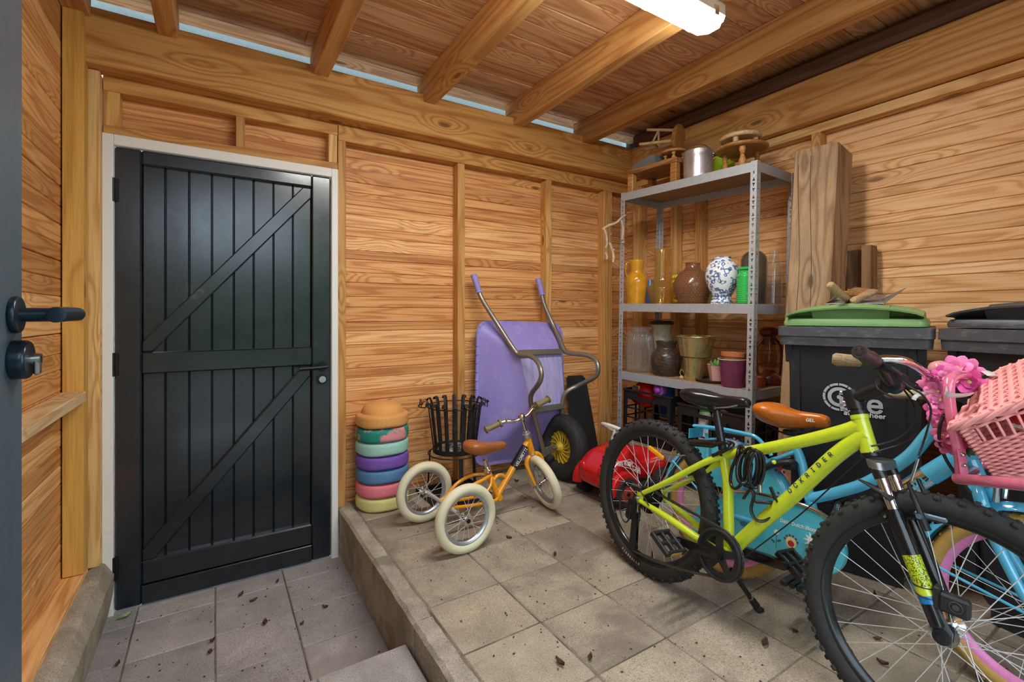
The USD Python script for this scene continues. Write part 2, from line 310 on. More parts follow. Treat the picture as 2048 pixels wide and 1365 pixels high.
# ---- floor: raised part (z = 0) and sunken entry (z = -0.255)
fl = thing('floor', 'raised floor of worn square concrete paving slabs', kind='structure')
part(fl, 'bedding', bx(.61, 3.0, -.7, 2.9, -.10, -.0035, 0), MORTAR, False)
xs = [.628, .918, 1.208, 1.498, 1.788, 2.078, 2.368, 2.66, 2.95]
ys = [2.90, 2.645, 2.37, 2.095, 1.822, 1.550, 1.278, 1.005, .733, .461, .19, -.08, -.35, -.62]
r = random.Random(3)
for i in range(len(xs) - 1):
    for j in range(len(ys) - 1):
        g = .0022; x0, x1, y1, y0 = xs[i] + g, xs[i + 1] - g, ys[j] - g, ys[j + 1] + g
        if x0 > 2.8: continue
        m = bx(x0, x1, y0, y1, -.05, 0, .004); dz = r.uniform(-.0025, .0015); t = V(r.uniform(-.005, .005), r.uniform(-.005, .005))
        m.vertices[:, 2] += dz + (m.vertices[:, 0] - (x0 + x1) / 2) * t[0] + (m.vertices[:, 1] - (y0 + y1) / 2) * t[1]
        part(fl, 'tile', m, FLOOR_UP, False)
f2 = thing('floor_lower', 'sunken grey paved floor in front of the black door', kind='structure')
part(f2, 'bedding', bx(-.8, .57, -.7, 3.6, -.36, -.262, 0), MORTAR, False)
xs = [-.575, -.283, .0, .284, .565]; ys = [3.25, 2.98, 2.72, 2.475, 2.215, 1.96, 1.70, 1.44, 1.18, .92, .66, .40]
for i in range(len(xs) - 1):
    for j in range(len(ys) - 1):
        g = .002; m = bx(xs[i] + g, xs[i + 1] - g, ys[j + 1] + g, ys[j] - g, -.30, -.255, .004); m.vertices[:, 2] += r.uniform(-.002, .0015)
        part(f2, 'tile', m, FLOOR_LOW, False)
kb = thing('trim_1', 'rough concrete kerb along the edge of the raised floor', kind='structure')
ky = [2.66, 1.98, 1.50, .99, .48, -.10, -.65]
for a, b in zip(ky[:-1], ky[1:]):
    nseg = 14; rows = []
    for k in range(nseg + 1):
        y = a - .0015 - (a - b - .003) * k / nseg; w1, w2 = r.uniform(-.004, .004), r.uniform(-.003, .003)
        rows.append([(.560, y, -.31), (.556 + w2 * .3, y, -.012 + w1 * .5), (.568 + w1, y, -.001 + w2 * .4), (.602, y, w1 * .25), (.622 + w2, y, -.002), (.626, y, -.31)])
    part(kb, 'kerb_stone', loft(rows), KERB, 25)
kl = thing('trim_2', 'pale chipped concrete kerb along the left wall', kind='structure')
for a, b in zip([2.60, 1.70, .8], [1.70, .8, -.1]):
    rows = []
    for k in range(21):
        y = a - .001 - (a - b - .002) * k / 20; w1, w2 = r.uniform(-.005, .005), r.uniform(-.004, .004)
        rows.append([(-.445, y, -.31), (-.440 + w2 * .4, y, -.022 + w1 * .6), (-.41, y, -.016 + w2), (-.388 + w1, y, -.026 + w2), (-.362 + w2 * .5, y, -.075 + w1), (-.366, y, -.16), (-.392, y, -.31)])
    part(kl, 'kerb_stone', loft(rows), KERB_L, 25)
st = thing('trim_3', 'low paved step at the near end of the sunken floor', kind='structure')
part(st, 'step_base', bx(-.36, .552, .5, 1.548, -.30, -.14, .003), KERB, False)
for i, (a, b) in enumerate(((-.36, -.03), (-.03, .265), (.265, .552))):
    for (y1, y0) in ((1.555, 1.27), (1.266, .98), (.976, .69)): part(st, 'tile', bx(a + .0015, b - .0015, y0, y1, -.145, -.10 + r.uniform(-.001, .001), .004), FLOOR_LOW, False)

# ---- back wall
wb = thing('wall_back', 'back wall of horizontal orange larch boards with studs and a heavy beam', kind='structure')
H = heights(-.06, 1.99, 11)
gap_at = min(range(len(H)), key=lambda k: abs(H[k] - 1.86))
for k in range(len(H) - 1):
    z0, z1 = H[k], H[k + 1] - (.0035 if k + 1 == gap_at else .0014)
    sk = r.uniform(-.0008, .0008)
    part(wb, 'board', plank('x', .555, 2.83, 2.675 + r.uniform(-.001, .001), 2.695, z0, z1, 1, skew=sk), W_BACK, False)
part(wb, 'wall_membrane', bx(.555, 2.83, 2.6955, 2.702, -.06, H[gap_at] - .02, 0), STONE_DARK, False)
part(wb, 'wall_membrane', bx(.555, 2.83, 2.6955, 2.702, H[gap_at] + .02, 2.1, 0), STONE_DARK, False)
for z0, z1 in ((1.76, 1.8445), (1.848, 1.912), (1.9125, 1.99), (1.9905, 2.06)):
    part(wb, 'board', plank('x', -.40, .55, 2.675, 2.695, z0, z1, 1), W_BACK, False)
part(wb, 'wall_membrane', bx(-.40, .55, 2.6955, 2.702, 1.85, 2.06, 0), STONE_DARK, False)
part(wb, 'beam', bx(-.55, 2.80, 2.50, 2.615, 2.035, 2.262, .006), W_X, False)
part(wb, 'top_plate', bx(.553, 2.80, 2.602, 2.675, 1.948, 2.034, .002), W_X, False)
part(wb, 'top_plate', bx(-.400, .55, 2.603, 2.675, 1.972, 2.034, .002), W_X, False)
for x0, x1, z1 in ((.552, .592, 2.0), (1.250, 1.297, 1.948), (1.916, 1.963, 1.948), (2.447, 2.53, 1.948)):
    part(wb, 'stud', bx(x0, x1, 2.605, 2.675, 0.0, z1, .002), W_Z, False)
for x0, x1 in ((-.398, -.345), (.085, .122), (.505, .548)):
    part(wb, 'stud', bx(x0, x1, 2.607, 2.675, 1.825, 1.974, .002), W_Z, False)
part(wb, 'header_rail', bx(-.400, .55, 2.604, 2.675, 1.792, 1.826, .002), W_X, False)
part(wb, 'corner_post', bx(-.504, -.4035, 2.56, 2.66, -.02, 2.034, .003), W_Z, False)
part(wb, 'footing', bx(-.504, -.4035, 2.555, 2.665, -.27, -.02, .006), STONE_DARK, False)

# ---- right wall
wr = thing('wall_right', 'right wall of pale horizontal larch boards under a thick beam', kind='structure')
H = heights(-.06, 2.06, 29, (.043, .056), (.074, .090))
for k in range(len(H) - 1): part(wr, 'board', plank('y', -.75, 2.70, 2.760 + r.uniform(-.0015, .0015), 2.785, H[k], H[k + 1] - .0016, 1, ch=.0028, skew=r.uniform(-.001, .001)), W_RIGHT, False)
part(wr, 'wall_membrane', bx(2.7865, 2.791, -.75, 2.70, -.06, 2.3, 0), STONE_DARK, False)
part(wr, 'wall_membrane', bx(2.775, 2.791, -.75, 2.70, 2.20, 2.42, 0), STONE_DARK, False)
part(wr, 'beam', bx(2.63, 2.77, -.75, 2.50, 2.035, 2.262, .006), W_Y, False)
part(wr, 'top_plate', bx(2.690, 2.758, -.75, 2.60, 1.985, 2.0315, .002), W_Y, False)
for y0, y1 in ((1.235, 1.281), (1.95, 2.0), (2.15, 2.20), (2.47, 2.55)):
    part(wr, 'stud', bx(2.692, 2.758, y0, y1, 0.0, 1.985, .002), W_Z, False)

# ---- left wall
wl = thing('wall_left', 'left wall of horizontal orange larch boards with a yellow post', kind='structure')
H = heights(-.01, 2.38, 5, (.062, .070), (.072, .084))
for k in range(len(H) - 1): part(wl, 'board', plank('y', -.75, 2.655, -.505, -.530, H[k], H[k + 1] - (.0012 if k % 4 else .003), -1, ch=.003), W_LEFT, False)
part(wl, 'wall_membrane', bx(-.536, -.532, -.75, 2.62, -.06, 2.4, 0), STONE_DARK, False)
part(wl, 'post', bx(-.500, -.437, 2.466, 2.545, .003, 2.215, .002), W_YEL, False)
part(wl, 'sill_plank', bx(-.53, -.437, -.75, 2.545, -.03, 0.0, .002), W_LEFT, False)
part(wl, 'ledge_plank', bx(-.503, -.428, 1.10, 2.464, .682, .722, .003), W_LEDGE, False)
part(wl, 'top_plate', bx(-.505, -.42, -.75, 2.50, 2.215, 2.37, .003), W_Y, False)

# ---- ceiling
ce = thing('ceiling', 'ceiling of reddish larch planks carried by square rafters', kind='structure')
y = 2.665; k = 0
while y > -.75:
    w = r.uniform(.118, .130)
    cuts = [-.62, r.uniform(.2, 1.9), 2.84] if k % 3 == 1 else [-.62, 2.84]
    for a, b in zip(cuts[:-1], cuts[1:]): part(ce, 'plank', plank('c', a + .0012, b - .0012, 2.370 + r.uniform(-.001, .001), 2.392, y - w, y - .0022, 1, ch=.0035), W_CEIL, False)
    y -= w; k += 1
part(ce, 'roof_membrane', bx(-.62, 2.84, -.75, 2.66, 2.394, 2.40, 0), STONE_DARK, False)
for xc in (-.172, .448, 1.024, 1.620, 2.183): part(ce, 'rafter', bx(xc - .036, xc + .036, -.75, 2.60, 2.215, 2.369, .004), W_Y, False)
part(ce, 'dark_batten', bx(2.60, 2.70, -.75, 2.48, 2.264, 2.345, .02), W_DARK, False)
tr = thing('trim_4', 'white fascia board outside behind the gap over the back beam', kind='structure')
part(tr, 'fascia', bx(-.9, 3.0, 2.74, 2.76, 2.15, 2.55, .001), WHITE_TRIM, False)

# ---- front wall beside the doorway, behind the camera, and the garden outside
wf = thing('wall_front', 'board wall with the open doorway that the camera looks through', kind='structure')
H = heights(-.06, 2.36, 41)
for k in range(len(H) - 1): part(wf, 'board', plank('x', FRONT_X, 2.83, -.16, -.185, H[k], H[k + 1] - .002, -1), W_BACK, False)
part(wf, 'wall_membrane', bx(FRONT_X, 2.83, -.192, -.187, -.06, 2.4, 0), STONE_DARK, False)
part(wf, 'door_post', bx(FRONT_X - .09, FRONT_X, -.20, -.10, -.3, 2.37, .003), W_Z, False)
GROUND = concrete('garden_paving', (.30, .29, .27), (.42, .41, .38), (.2, .19, .17), .4)
ou = thing('floor_outside', 'paving of the garden outside the doorway', kind='structure')
part(ou, 'paving', bx(-6, 6, -9, -.72, -.2, -.02, 0), GROUND, False)

# ---- black boarded door
d1 = thing('door_1', 'black boarded door with diagonal braces in a white frame', kind='structure')
for x0, x1, z0, z1 in ((-.403, -.365, -.262, 1.790), (.517, .550, -.262, 1.790), (-.365, .517, 1.744, 1.790)): part(d1, 'frame', bx(x0, x1, 2.592, 2.66, z0, z1, .003), PAINT_WHITE, False)
DY = 2.605
X = lambda px, py=631: atY(px, py, DY)[0]
Zp = lambda px, py: atY(px, py, DY)[2]
zb, zt = -.246, 1.741
sl, sr = X(283), X(624)
part(d1, 'stile', bx(-.362, sl, DY, 2.645, zb, zt, .006), PAINT_BLACK, False); part(d1, 'stile', bx(sr, .514, DY, 2.645, zb, zt, .006), PAINT_BLACK, False)
zr = Zp(284, 328.6); part(d1, 'rail', bx(sl, sr, DY, 2.645, zr, zt, .006), PAINT_BLACK, False)
zm0, zm1 = Zp(284, 749.3), Zp(284, 705.3); part(d1, 'rail', bx(sl, sr, DY, 2.645, zm0, zm1, .006), PAINT_BLACK, False)
zk, zk2 = Zp(309, 1118.7), Zp(284, 1172.4)
part(d1, 'rail', bx(sl, sr, DY, 2.645, zk2 + .0015, zk, .006), PAINT_BLACK, False); part(d1, 'rail', bx(sl, sr, DY - .002, 2.645, zb, zk2 - .0015, .003), PAINT_BLACK, False)
jx = [sl] + [X(p) for p in (330, 378, 424, 468, 508, 548, 587)] + [sr]
for a, b in zip(jx[:-1], jx[1:]): part(d1, 'board', plank_v := hull([(x, yy, z) for z in (zk - .01, zr + .01) for x, yy in ((a + .0005, 2.640), (a + .0005, 2.634), (a + .005, 2.629), (b - .005, 2.629), (b - .0005, 2.634), (b - .0005, 2.640))]), PAINT_BLACK, False)
part(d1, 'back_panel', bx(-.36, .512, 2.6405, 2.6445, zb + .004, zt - .004, 0), PAINT_BLACK, False)
def poly_slab(px, y0, y1):
    P = np.array([atY(*p, y0) for p in px]); c = P.mean(0); n = len(P); e = [unit(np.roll(P, -1, 0)[k] - P[k]) for k in range(n)]
    I = [P[k] + (e[k] - e[k - 1]) / np.linalg.norm(e[k] - e[k - 1] + 1e-9) * .0055 for k in range(n)]
    return hull([(q[0], y0, q[2]) for q in I] + [(q[0], y0 + .0045, q[2]) for q in P] + [(q[0], y1, q[2]) for q in P])
part(d1, 'brace', poly_slab([(284, 684), (284, 704), (306, 703.5), (622.5, 396), (622.5, 377), (606, 374.5)], 2.606, 2.640), PAINT_BLACK, False)
part(d1, 'brace', poly_slab([(284, 1104), (284, 1123), (309, 1118), (621, 752), (621, 737), (601, 737.5)], 2.606, 2.640), PAINT_BLACK, False)
for zc in (1.555, .93 - .12, -.06): hz = part(d1, 'hinge', [cyl((-.366, 2.600, zc - .05), (-.366, 2.600, zc + .05), .008, 12), bx(-.385, -.348, 2.597, 2.603, zc - .048, zc + .048, .001)], BLACK_METAL)
hx, hz_ = .470, Zp(641, 733)
hd = part(d1, 'handle', [cyl((hx, DY + .004, hz_), (hx, DY - .012, hz_), .026, 28), cyl((hx, DY - .01, hz_), (hx, DY - .052, hz_), .009, 14), tube(spline([(hx + .02, DY - .05, hz_), (hx - .02, DY - .052, hz_ - .002), (hx - .115, DY - .052, hz_ - .004)], 4), .0095, 14)], BLACK_METAL)
part(d1, 'lock_rose', cyl((hx, DY + .004, hz_ - .068), (hx, DY - .010, hz_ - .068), .026, 28), BLACK_METAL)
part(d1, 'thumb_turn', [cyl((hx, DY - .008, hz_ - .066), (hx, DY - .024, hz_ - .066), .017, 24)], STEEL)

# ---- near door leaf, standing open on the left
d2 = thing('door_2', 'blue-grey door leaf standing open beside the camera with a dark lever handle', kind='structure')
part(d2, 'leaf', bx(-.294, -.252, .12, 1.020, .012, 2.02, .002), PAINT_LEAF, False)
ry, rz = .978, atX(28, 630, -.25)[2]
part(d2, 'handle_rose', [lathe(curve2([(0, 0), (.024, 0), (.0275, .004), (.0275, .007), (.025, .010), (0, .0105)], 3), 36, (-.253, ry, rz), np.array([[0, 1, 0], [0, 0, 1], [1, 0, 0]]))], DARK_BLUE_METAL)
lv = atX(65, 632, -.198)
pe = [( -.243, ry, rz), (-.205, ry, rz)]
part(d2, 'lever_handle', [cyl(*pe, .0105, 18), tube(spline([(-.201, ry - .018, rz), (-.201, ry - .012, rz), (-.201, ry + .05, rz + .001), (-.202, ry + .105, rz + .001), (-.203, ry + .116, rz + .001)], 4), [.0005] + [.0118] * 14 + [.011, .002], 20)], DARK_BLUE_METAL)
lz = atX(30, 720, -.25)[2]
pr_ = [(sg.Point(0, .006).buffer(.026)).union(sg.Point(0, -.008).buffer(.026))]
part(d2, 'lock_escutcheon', [lathe(curve2([(0, 0), (.027, 0), (.029, .004), (.029, .014), (.026, .020), (0, .021)], 3), 36, (-.253, ry, lz), np.array([[0, 1, 0], [0, 0, 1], [1, 0, 0]]))], DARK_BLUE_METAL)
part(d2, 'lock_cylinder', [cyl((-.236, ry + .004, lz), (-.222, ry + .004, lz), .0085, 18), bx(-.230, -.2225, ry - .0045, ry + .0125, lz - .024, lz, .003)], STEEL)
part(d2, 'keyhole', bx(-.2225, -.2215, ry + .003, ry + .005, lz - .005, lz + .005, 0), BLACK_GLOSS, False)

# ---- strip lamp under the rafters
LAMP_M = mat('lamp_diffuser', {'e': ('emission', {'color': (1.0, .97, .92), 'strength': LAMP})}, [], 'e.emission')
la = thing('ceiling_light', 'long white strip light glowing under the rafters', 'strip light', (1.08, 1.16, 2.14))
def strip(z0, z1, w, x0, x1, e=.03):
    pl = sg.box(x0 + e, 1.16 - w / 2, x1 - e, 1.16 + w / 2); pl = sg.Polygon([(x0, 1.16 - w / 2 + e), (x0 + e, 1.16 - w / 2), (x1 - e, 1.16 - w / 2), (x1, 1.16 - w / 2 + e), (x1, 1.16 + w / 2 - e), (x1 - e, 1.16 + w / 2), (x0 + e, 1.16 + w / 2), (x0, 1.16 + w / 2 - e)]).buffer(-.012).buffer(.012)
    return extr(pl, z1 - z0, (0, 0, z0), (1, 0, 0), (0, 1, 0))
part(la, 'housing', strip(2.172, 2.2145, .125, .44, 1.69), PAINT_WHITE, False)
part(la, 'diffuser', strip(2.150, 2.1718, .110, .452, 1.678), LAMP_M, False)
for x in (.6, .85, 1.1, 1.35, 1.6):
    for s in (-1, 1): part(la, 'clip', bx(x - .012, x + .012, 1.16 + s * .0655 - .003, 1.16 + s * .0655 + .003, 2.155, 2.19, .001), STEEL, False)
# ================================================================ things on the left half of the raised floor
def rubber(name, col): return two_tone(name, tuple(c * .88 for c in col), tuple(min(1, c * 1.10) for c in col), 140, .35, .65, .75)
stones = [('pale yellow', (.66, .62, .25)), ('pink', (.78, .20, .25)), ('blue', (.09, .22, .42)), ('purple', (.19, .085, .42)), ('mint green', (.34, .60, .52)), ('teal and pink speckled', None), ('orange', (.72, .34, .10))]
place_of = ['at the bottom of the stack', 'second from the bottom of the stack', 'third from the bottom, with a drop mark', 'in the middle of the stack', 'third from the top of the stack', 'just under the orange dome', 'crowning the stack with its dome']
SX, SY, PITCH = .767, 2.535, .0715
for k, (nm, col) in enumerate(stones):
    m_ = rubber('foam_' + nm.replace(' ', '_'), col) if col else two_tone('foam_speckled', (.012, .24, .20), (.70, .27, .28), 9.0, .50, .56, .75)
    o = curve2([(.114, .002), (.129, .003), (.1375, .013), (.1390, .030), (.1385, .052), (.1345, .064), (.125, .0685)], 4) + [(.112, .0695)] + curve2([(.1095, .071), (.105, .090), (.088, .111), (.050, .125), (.0, .130)], 4)
    cav = [(0, .063), (.05, .061), (.085, .050), (.105, .030), (.112, .008)]
    body = lathe(cav + o, 60)
    a = np.arctan2(body.vertices[:, 1], body.vertices[:, 0]); rr_ = np.hypot(body.vertices[:, 0], body.vertices[:, 1])
    body.vertices[:, 2] += .0065 * (.5 + .5 * np.cos(4 * (a + .05))) * np.clip(1 - body.vertices[:, 2] / .035, 0, 1) * np.clip((rr_ - .115) / .015, 0, 1)
    ang = .13 * math.sin(k * 2.1); body.apply_transform(trimesh.transformations.rotation_matrix(ang * .3, (0, 0, 1)))
    body.vertices += (SX + rng.uniform(-.001, .001), SY + rng.uniform(-.001, .001), k * PITCH)
    t = single('stacking_stone', '%s foam stacking stone %s' % (nm, place_of[k]), 'stacking stone', body, m_, 40, 'foam stones stacked by the door')

# ---- fire basket
BC = V(1.145, 2.425, .0065)
fb = thing('fire_basket', 'black iron fire basket of flat bars standing by the back wall', 'fire basket', BC)
IRON = worn('sooty_iron', (.012, .012, .013), (.12, .11, .10), .5, 22., .55, .75, .6, specular_ior_level=.4)
def hoop(c, R, r, n=48): return tube(ring_pts(c, (R, 0, 0), (0, R, 0), n), r, 8, True)
zt_, zb_, rt_, rb_ = .535, .255, .160, .118
part(fb, 'hoop', hoop(BC + (0, 0, zt_ - .03), rt_ - .006, .0035), IRON)
part(fb, 'hoop', hoop(BC + (0, 0, zb_ - .012), rb_ + .03, .0035), IRON)
for k in range(18):
    a = 2 * math.pi * (k + .3) / 18; e = V(math.cos(a), math.sin(a), 0); s = V(-e[1], e[0], 0)
    path = [BC + e * rb_ + (0, 0, zb_), BC + e * (rt_ - .012) + (0, 0, zt_ - .035), BC + e * (rt_ - .004) + (0, 0, zt_ - .008), BC + e * (rt_ + .006) + (0, 0, zt_ + .003), BC + e * (rt_ + .017) + (0, 0, zt_ - .002), BC + e * (rt_ + .021) + (0, 0, zt_ - .016)]
    P = np.array(path); part(fb, 'bar', tube(P, .0115, 4, flat=(1, .20), up0=e), IRON, False)
part(fb, 'grate', lathe([(0, zb_ - .004), (rb_ + .004, zb_ - .004), (rb_ + .006, zb_ + .022), (rb_, zb_ + .022), (rb_ - .004, zb_ + .002), (0, zb_ + .002)], 40, BC), IRON)
ASH = two_tone('ash', (.05, .045, .04), (.55, .53, .50), 30, .45, .6, .95)
part(fb, 'ash_heap', lathe([(0, zb_ + .003), (.10, zb_ + .003), (.09, zb_ + .018), (.05, zb_ + .03), (0, zb_ + .033)], 24, BC), ASH)
for k in range(3):
    a = 2.4 + k * 2 * math.pi / 3; e = V(math.cos(a), math.sin(a), 0)
    part(fb, 'leg', tube([BC + e * (rb_ + .028) + (0, 0, zb_ - .012), BC + e * (rb_ + .045) + (0, 0, .003)], .012, 4, flat=(1, .35), up0=e), IRON, False)
for s in (-1, 1):
    c = BC + (s * (rt_ + .012), 0, zt_ - .014)
    part(fb, 'handle', [tube(spline([c + (0, -.05, 0), c + (s * .012, -.045, .002), c + (s * .03, -.03, -.004 if s < 0 else -.01), c + (s * .034, .03, -.004 if s < 0 else -.01), c + (s * .012, .045, .002), c + (0, .05, 0)], 4), .0032, 8),
                        tube([c + (s * .032, -.012, 0), c + (s * .03, -.014, .036 if s < 0 else -.042), c + (s * .028, .014, .036 if s < 0 else -.042), c + (s * .032, .012, 0)], .0032, 8)], IRON)
single('ash_tray', 'flat black metal tray on the floor under the fire basket', 'tray', [bx(.98, 1.32, 2.27, 2.60, .0022, .006, .001), bx(.98, 1.32, 2.588, 2.60, .0055, .022, .001), bx(.98, .988, 2.27, 2.588, .0055, .022, .001), bx(1.312, 1.32, 2.27, 2.588, .0055, .022, .001)], IRON, False, o=(1.15, 2.43, 0))

# ---- wheelbarrow stood on its nose against the back wall
LILAC = worn('lilac_plastic', (.30, .255, .64), (.44, .40, .70), .42, 9., .50, .72, .7)
TUBE_ST = worn('worn_steel_tube', (.30, .28, .235), (.12, .075, .045), .38, 30., .58, .70, .8, metal=.75)
RUBBER = worn('tyre_rubber', (.020, .020, .020), (.10, .095, .085), .68, 40., .58, .8, .5)
YELLOW = worn('yellow_rim_plastic', (.56, .38, .015), (.25, .19, .06), .45, 30., .6, .75, .4)
WBO = V(1.80, 2.36, 0)
wbw = thing('wheelbarrow', 'lilac wheelbarrow standing on its wheel against the back wall', 'wheelbarrow', WBO)
def rring(px, rad, n=9):
    """rounded polygon of world points: corners cut by arcs"""
    P = [np.asarray(p, float) for p in px]; out = []
    for i in range(len(P)):
        a, b, c = P[i - 1], P[i], P[(i + 1) % len(P)]; u1, u2 = unit(a - b), unit(c - b)
        for t in np.linspace(0, 1, n): out.append((1 - t) ** 2 * (b + u1 * rad) + 2 * t * (1 - t) * b + t * t * (b + u2 * rad))
    return np.array(out)
rim = rring([atY(957, 646, 2.588), atY(1121, 651, 2.588), atY(1128, 905, 2.57), atY(951, 930, 2.57)], .085)
pan = rring([atY(1037, 703, 2.40), atY(1121, 702, 2.41), atY(1129, 814, 2.36), atY(1064, 826, 2.325)], .03)
cR = rim.mean(0)
rl = [rim + (rim - cR) / np.linalg.norm(rim - cR, axis=1, keepdims=True) * d + V(0, dy, 0) for d, dy in ((.0, .010), (.016, .010), (.020, .002), (.016, -.006), (.0, -.008))]
rings = rl + [rim * (1 - t) + pan * t for t in (.04, .35, .65, .93)] + [pan + V(0, -.004, 0)]
inner = [pan * .97 + pan.mean(0) * .03 + V(0, .012, 0), rim * .985 + cR * .015 + V(0, .011, 0)]
part(wbw, 'tub', loft(rings + inner[:1] + inner[1:], cap=False), LILAC, 28)
pc = pan.mean(0)
part(wbw, 'tub_floor', hull(np.vstack([pan + V(0, -.0055, 0), pan * .97 + pc * .03 + V(0, .010, 0)])), worn('worn_lilac_plastic', (.36, .32, .62), (.52, .49, .68), .55, 14., .42, .66, .8, streak=(3, 1, .6)), 28)
eu = unit(atY(1121, 702, 2.41) - atY(1037, 703, 2.40)); ed = unit(atY(1064, 826, 2.325) - atY(1037, 703, 2.40)); en = unit(np.cross(ed, eu)); en = en if en[1] < 0 else -en
ribs = []
for s in (.22, .36, .62, .76, .9):
    p0 = atY(1037, 703, 2.40) * (1 - s) + atY(1121, 702, 2.41) * s; p1 = atY(1064, 826, 2.325) * (1 - s) + atY(1129, 814, 2.36) * s
    ribs.append(bar(p0 + ed * .02 + en * .005, p1 - ed * .02 + en * .005, .006, .006, en, .001))
mid = pc + en * .007 - ed * .05
for sg2 in (-1, 1): ribs.append(bar(mid + eu * .03 * sg2 - ed * .045, mid - eu * .03 * sg2 + ed * .045, .005, .005, en, .001))
for q_ in ribs: part(wbw, 'rib', q_, LILAC, False)
lip = []
for k in range(0, len(rim)):
    if k % 2: p = rim[k]; d = unit(p - cR); lip.append(bar(p + d * .004 + V(0, -.008, 0), p + d * .018 + V(0, -.006, 0), .006, .008, (0, 1, 0), .001))
nl = 12
for a, b in ((4, 9 * 3 + 4),): 
    for t in np.linspace(.08, .92, nl): p = rim[0] * (1 - t) + rim[-1] * t; lip.append(bar(p + V(-.002, -.010, 0), p + V(-.018, -.008, 0), .005, .007, (0, 1, 0), .001))
for q_ in lip: part(wbw, 'rim_rib', q_, LILAC, False)
Lp = [(957, 583, 2.575), (967, 604, 2.55), (994, 647, 2.50), (1029, 701, 2.385), (1039, 709, 2.355), (1061, 713, 2.27), (1075, 724, 2.20), (1082, 742, 2.15), (1082, 757, 2.15), (1076, 770, 2.18), (1065, 785, 2.25), (1061, 799, 2.28), (1065, 819, 2.295), (1074, 853, 2.31), (1086, 900, 2.32), (1089, 912, 2.325)]
Rp = [(1083, 588, 2.585), (1089, 611, 2.57), (1105, 648, 2.53), (1119, 678, 2.45), (1127, 698, 2.395), (1136, 706, 2.355), (1170, 710, 2.23), (1189, 718, 2.16), (1196, 733, 2.12), (1194, 749, 2.13), (1184, 758, 2.17), (1158, 771, 2.28), (1135, 783, 2.32), (1126, 799, 2.34), (1125, 825, 2.35), (1129, 870, 2.37), (1131, 895, 2.36)]
for P_ in (Lp, Rp): part(wbw, 'handle_tube', tube(spline([atY(*p) for p in P_], 5), .0145, 14), TUBE_ST)
for a, b in (((947, 549, 2.59), (958, 585, 2.575)), ((1076, 557, 2.60), (1084, 590, 2.585))):
    p, q = atY(*a), atY(*b); d = unit(q - p)
    part(wbw, 'grip', [tube([p, p + d * .003, q - d * .006], [.017, .0195, .0185], 18), tube([q - d * .008, q], .025, 18)], LILAC)
part(wbw, 'crossbar', bar(atY(1036, 706, 2.37), atY(1124, 703, 2.385), .006, .034, unit(ed), .002), TUBE_ST, False)
part(wbw, 'crossbar', bar(atY(1062, 822, 2.30), atY(1128, 812, 2.335), .006, .036, unit(ed), .002), TUBE_ST, False)
WC, WR = V(1.838, 2.325, .199), .199
def tyre(c, u, w, n, R, tr, sx=1.0, N=64, k=16, sq=1.0):
    """tyre with section radius tr, widened by sx along the axle"""
    g = np.arange(N) * 2 * math.pi / N; h = np.arange(k) * 2 * math.pi / k
    co, si = np.cos(h), np.sin(h); co2 = np.sign(co) * np.abs(co) ** sq
    rad = (R - tr) + tr * co2
    v = np.asarray(c) + (rad[None, :] * np.cos(g)[:, None])[..., None] * u + (rad[None, :] * np.sin(g)[:, None])[..., None] * w + (tr * sx * si)[None, :, None] * n
    i, j = np.meshgrid(np.arange(N), np.arange(k), indexing='ij'); i2, j2 = (i + 1) % N, (j + 1) % k
    q = np.stack([i * k + j, i2 * k + j, i2 * k + j2, i * k + j2], -1).reshape(-1, 4); f = np.vstack([q[:, [0, 1, 2]], q[:, [0, 2, 3]]])
    m = trimesh.Trimesh(v.reshape(-1, 3), f, process=False)
    if m.volume < 0: m.invert()
    return m
def axes(yaw, lean=0.):
    u = V(math.cos(yaw), math.sin(yaw), 0); n0 = V(math.sin(yaw), -math.cos(yaw), 0); z = V(0, 0, 1)
    return u, z * math.cos(lean) - n0 * math.sin(lean), n0 * math.cos(lean) + z * math.sin(lean)      # heading, up, right-hand side
u_, w_, n_ = axes(math.pi / 2 + .05, -.05); n_ = -n_ if n_[0] > 0 else n_                                # n_ towards -x, the face we see
ax_ = np.array([u_, w_, n_])
wt = part(wbw, 'tyre', [tyre(WC, u_, w_, n_, WR, .052, .95, 72, 18, .8)] + [tube(ring_pts(WC + n_ * o, u_ * (WR - d), w_ * (WR - d), 72), .0016, 6, True) for o, d in ((-.03, .006), (-.015, .0005), (0, -.001), (.015, .0005), (.03, .006))], RUBBER, 40)
wr_ = part(wbw, 'rim', [lathe([(.150, -.03), (.150, .030), (.146, .036), (.124, .036), (.120, .030), (.118, -.03)] + [(.150, -.03)], 64, WC, ax_), lathe([(.118, .004), (.118, .016), (.060, .013), (.060, .004), (.118, .004)], 48, WC, ax_)], YELLOW)
part(wr_, 'hub', lathe([(0, -.055), (.022, -.055), (.024, .02), (.034, .022), (.030, .034), (.016, .050), (0, .052)], 28, WC, ax_), YELLOW)
for k in range(16):
    a = 2 * math.pi * k / 16; P = []
    for t in np.linspace(0, 1, 6): aa = a + .55 * (1 - t) ** 1.2; rr = .028 + .092 * t; P.append(WC + (u_ * math.cos(aa) + w_ * math.sin(aa)) * rr + n_ * (.024 - .006 * t))
    part(wr_, 'spoke', tube(P, .0042, 6), YELLOW)
part(wbw, 'axle', [cyl(WC - n_ * .085, WC + n_ * .085, .008, 14)], TUBE_ST)
part(wbw, 'axle_bracket', [bar(atY(1088, 905, 2.325), WC + n_ * .066, .004, .045, (0, 0, 1), .001)], TUBE_ST, False)
single('rubber_mat', 'dark grey rubber sheet standing behind the wheelbarrow wheel', 'mat', poly_slab([(1133, 757), (1137, 752), (1165, 751), (1173, 759), (1206, 945), (1152, 950)], 2.599, 2.603), RUBBER, False, o=(2.0, 2.59, 0))
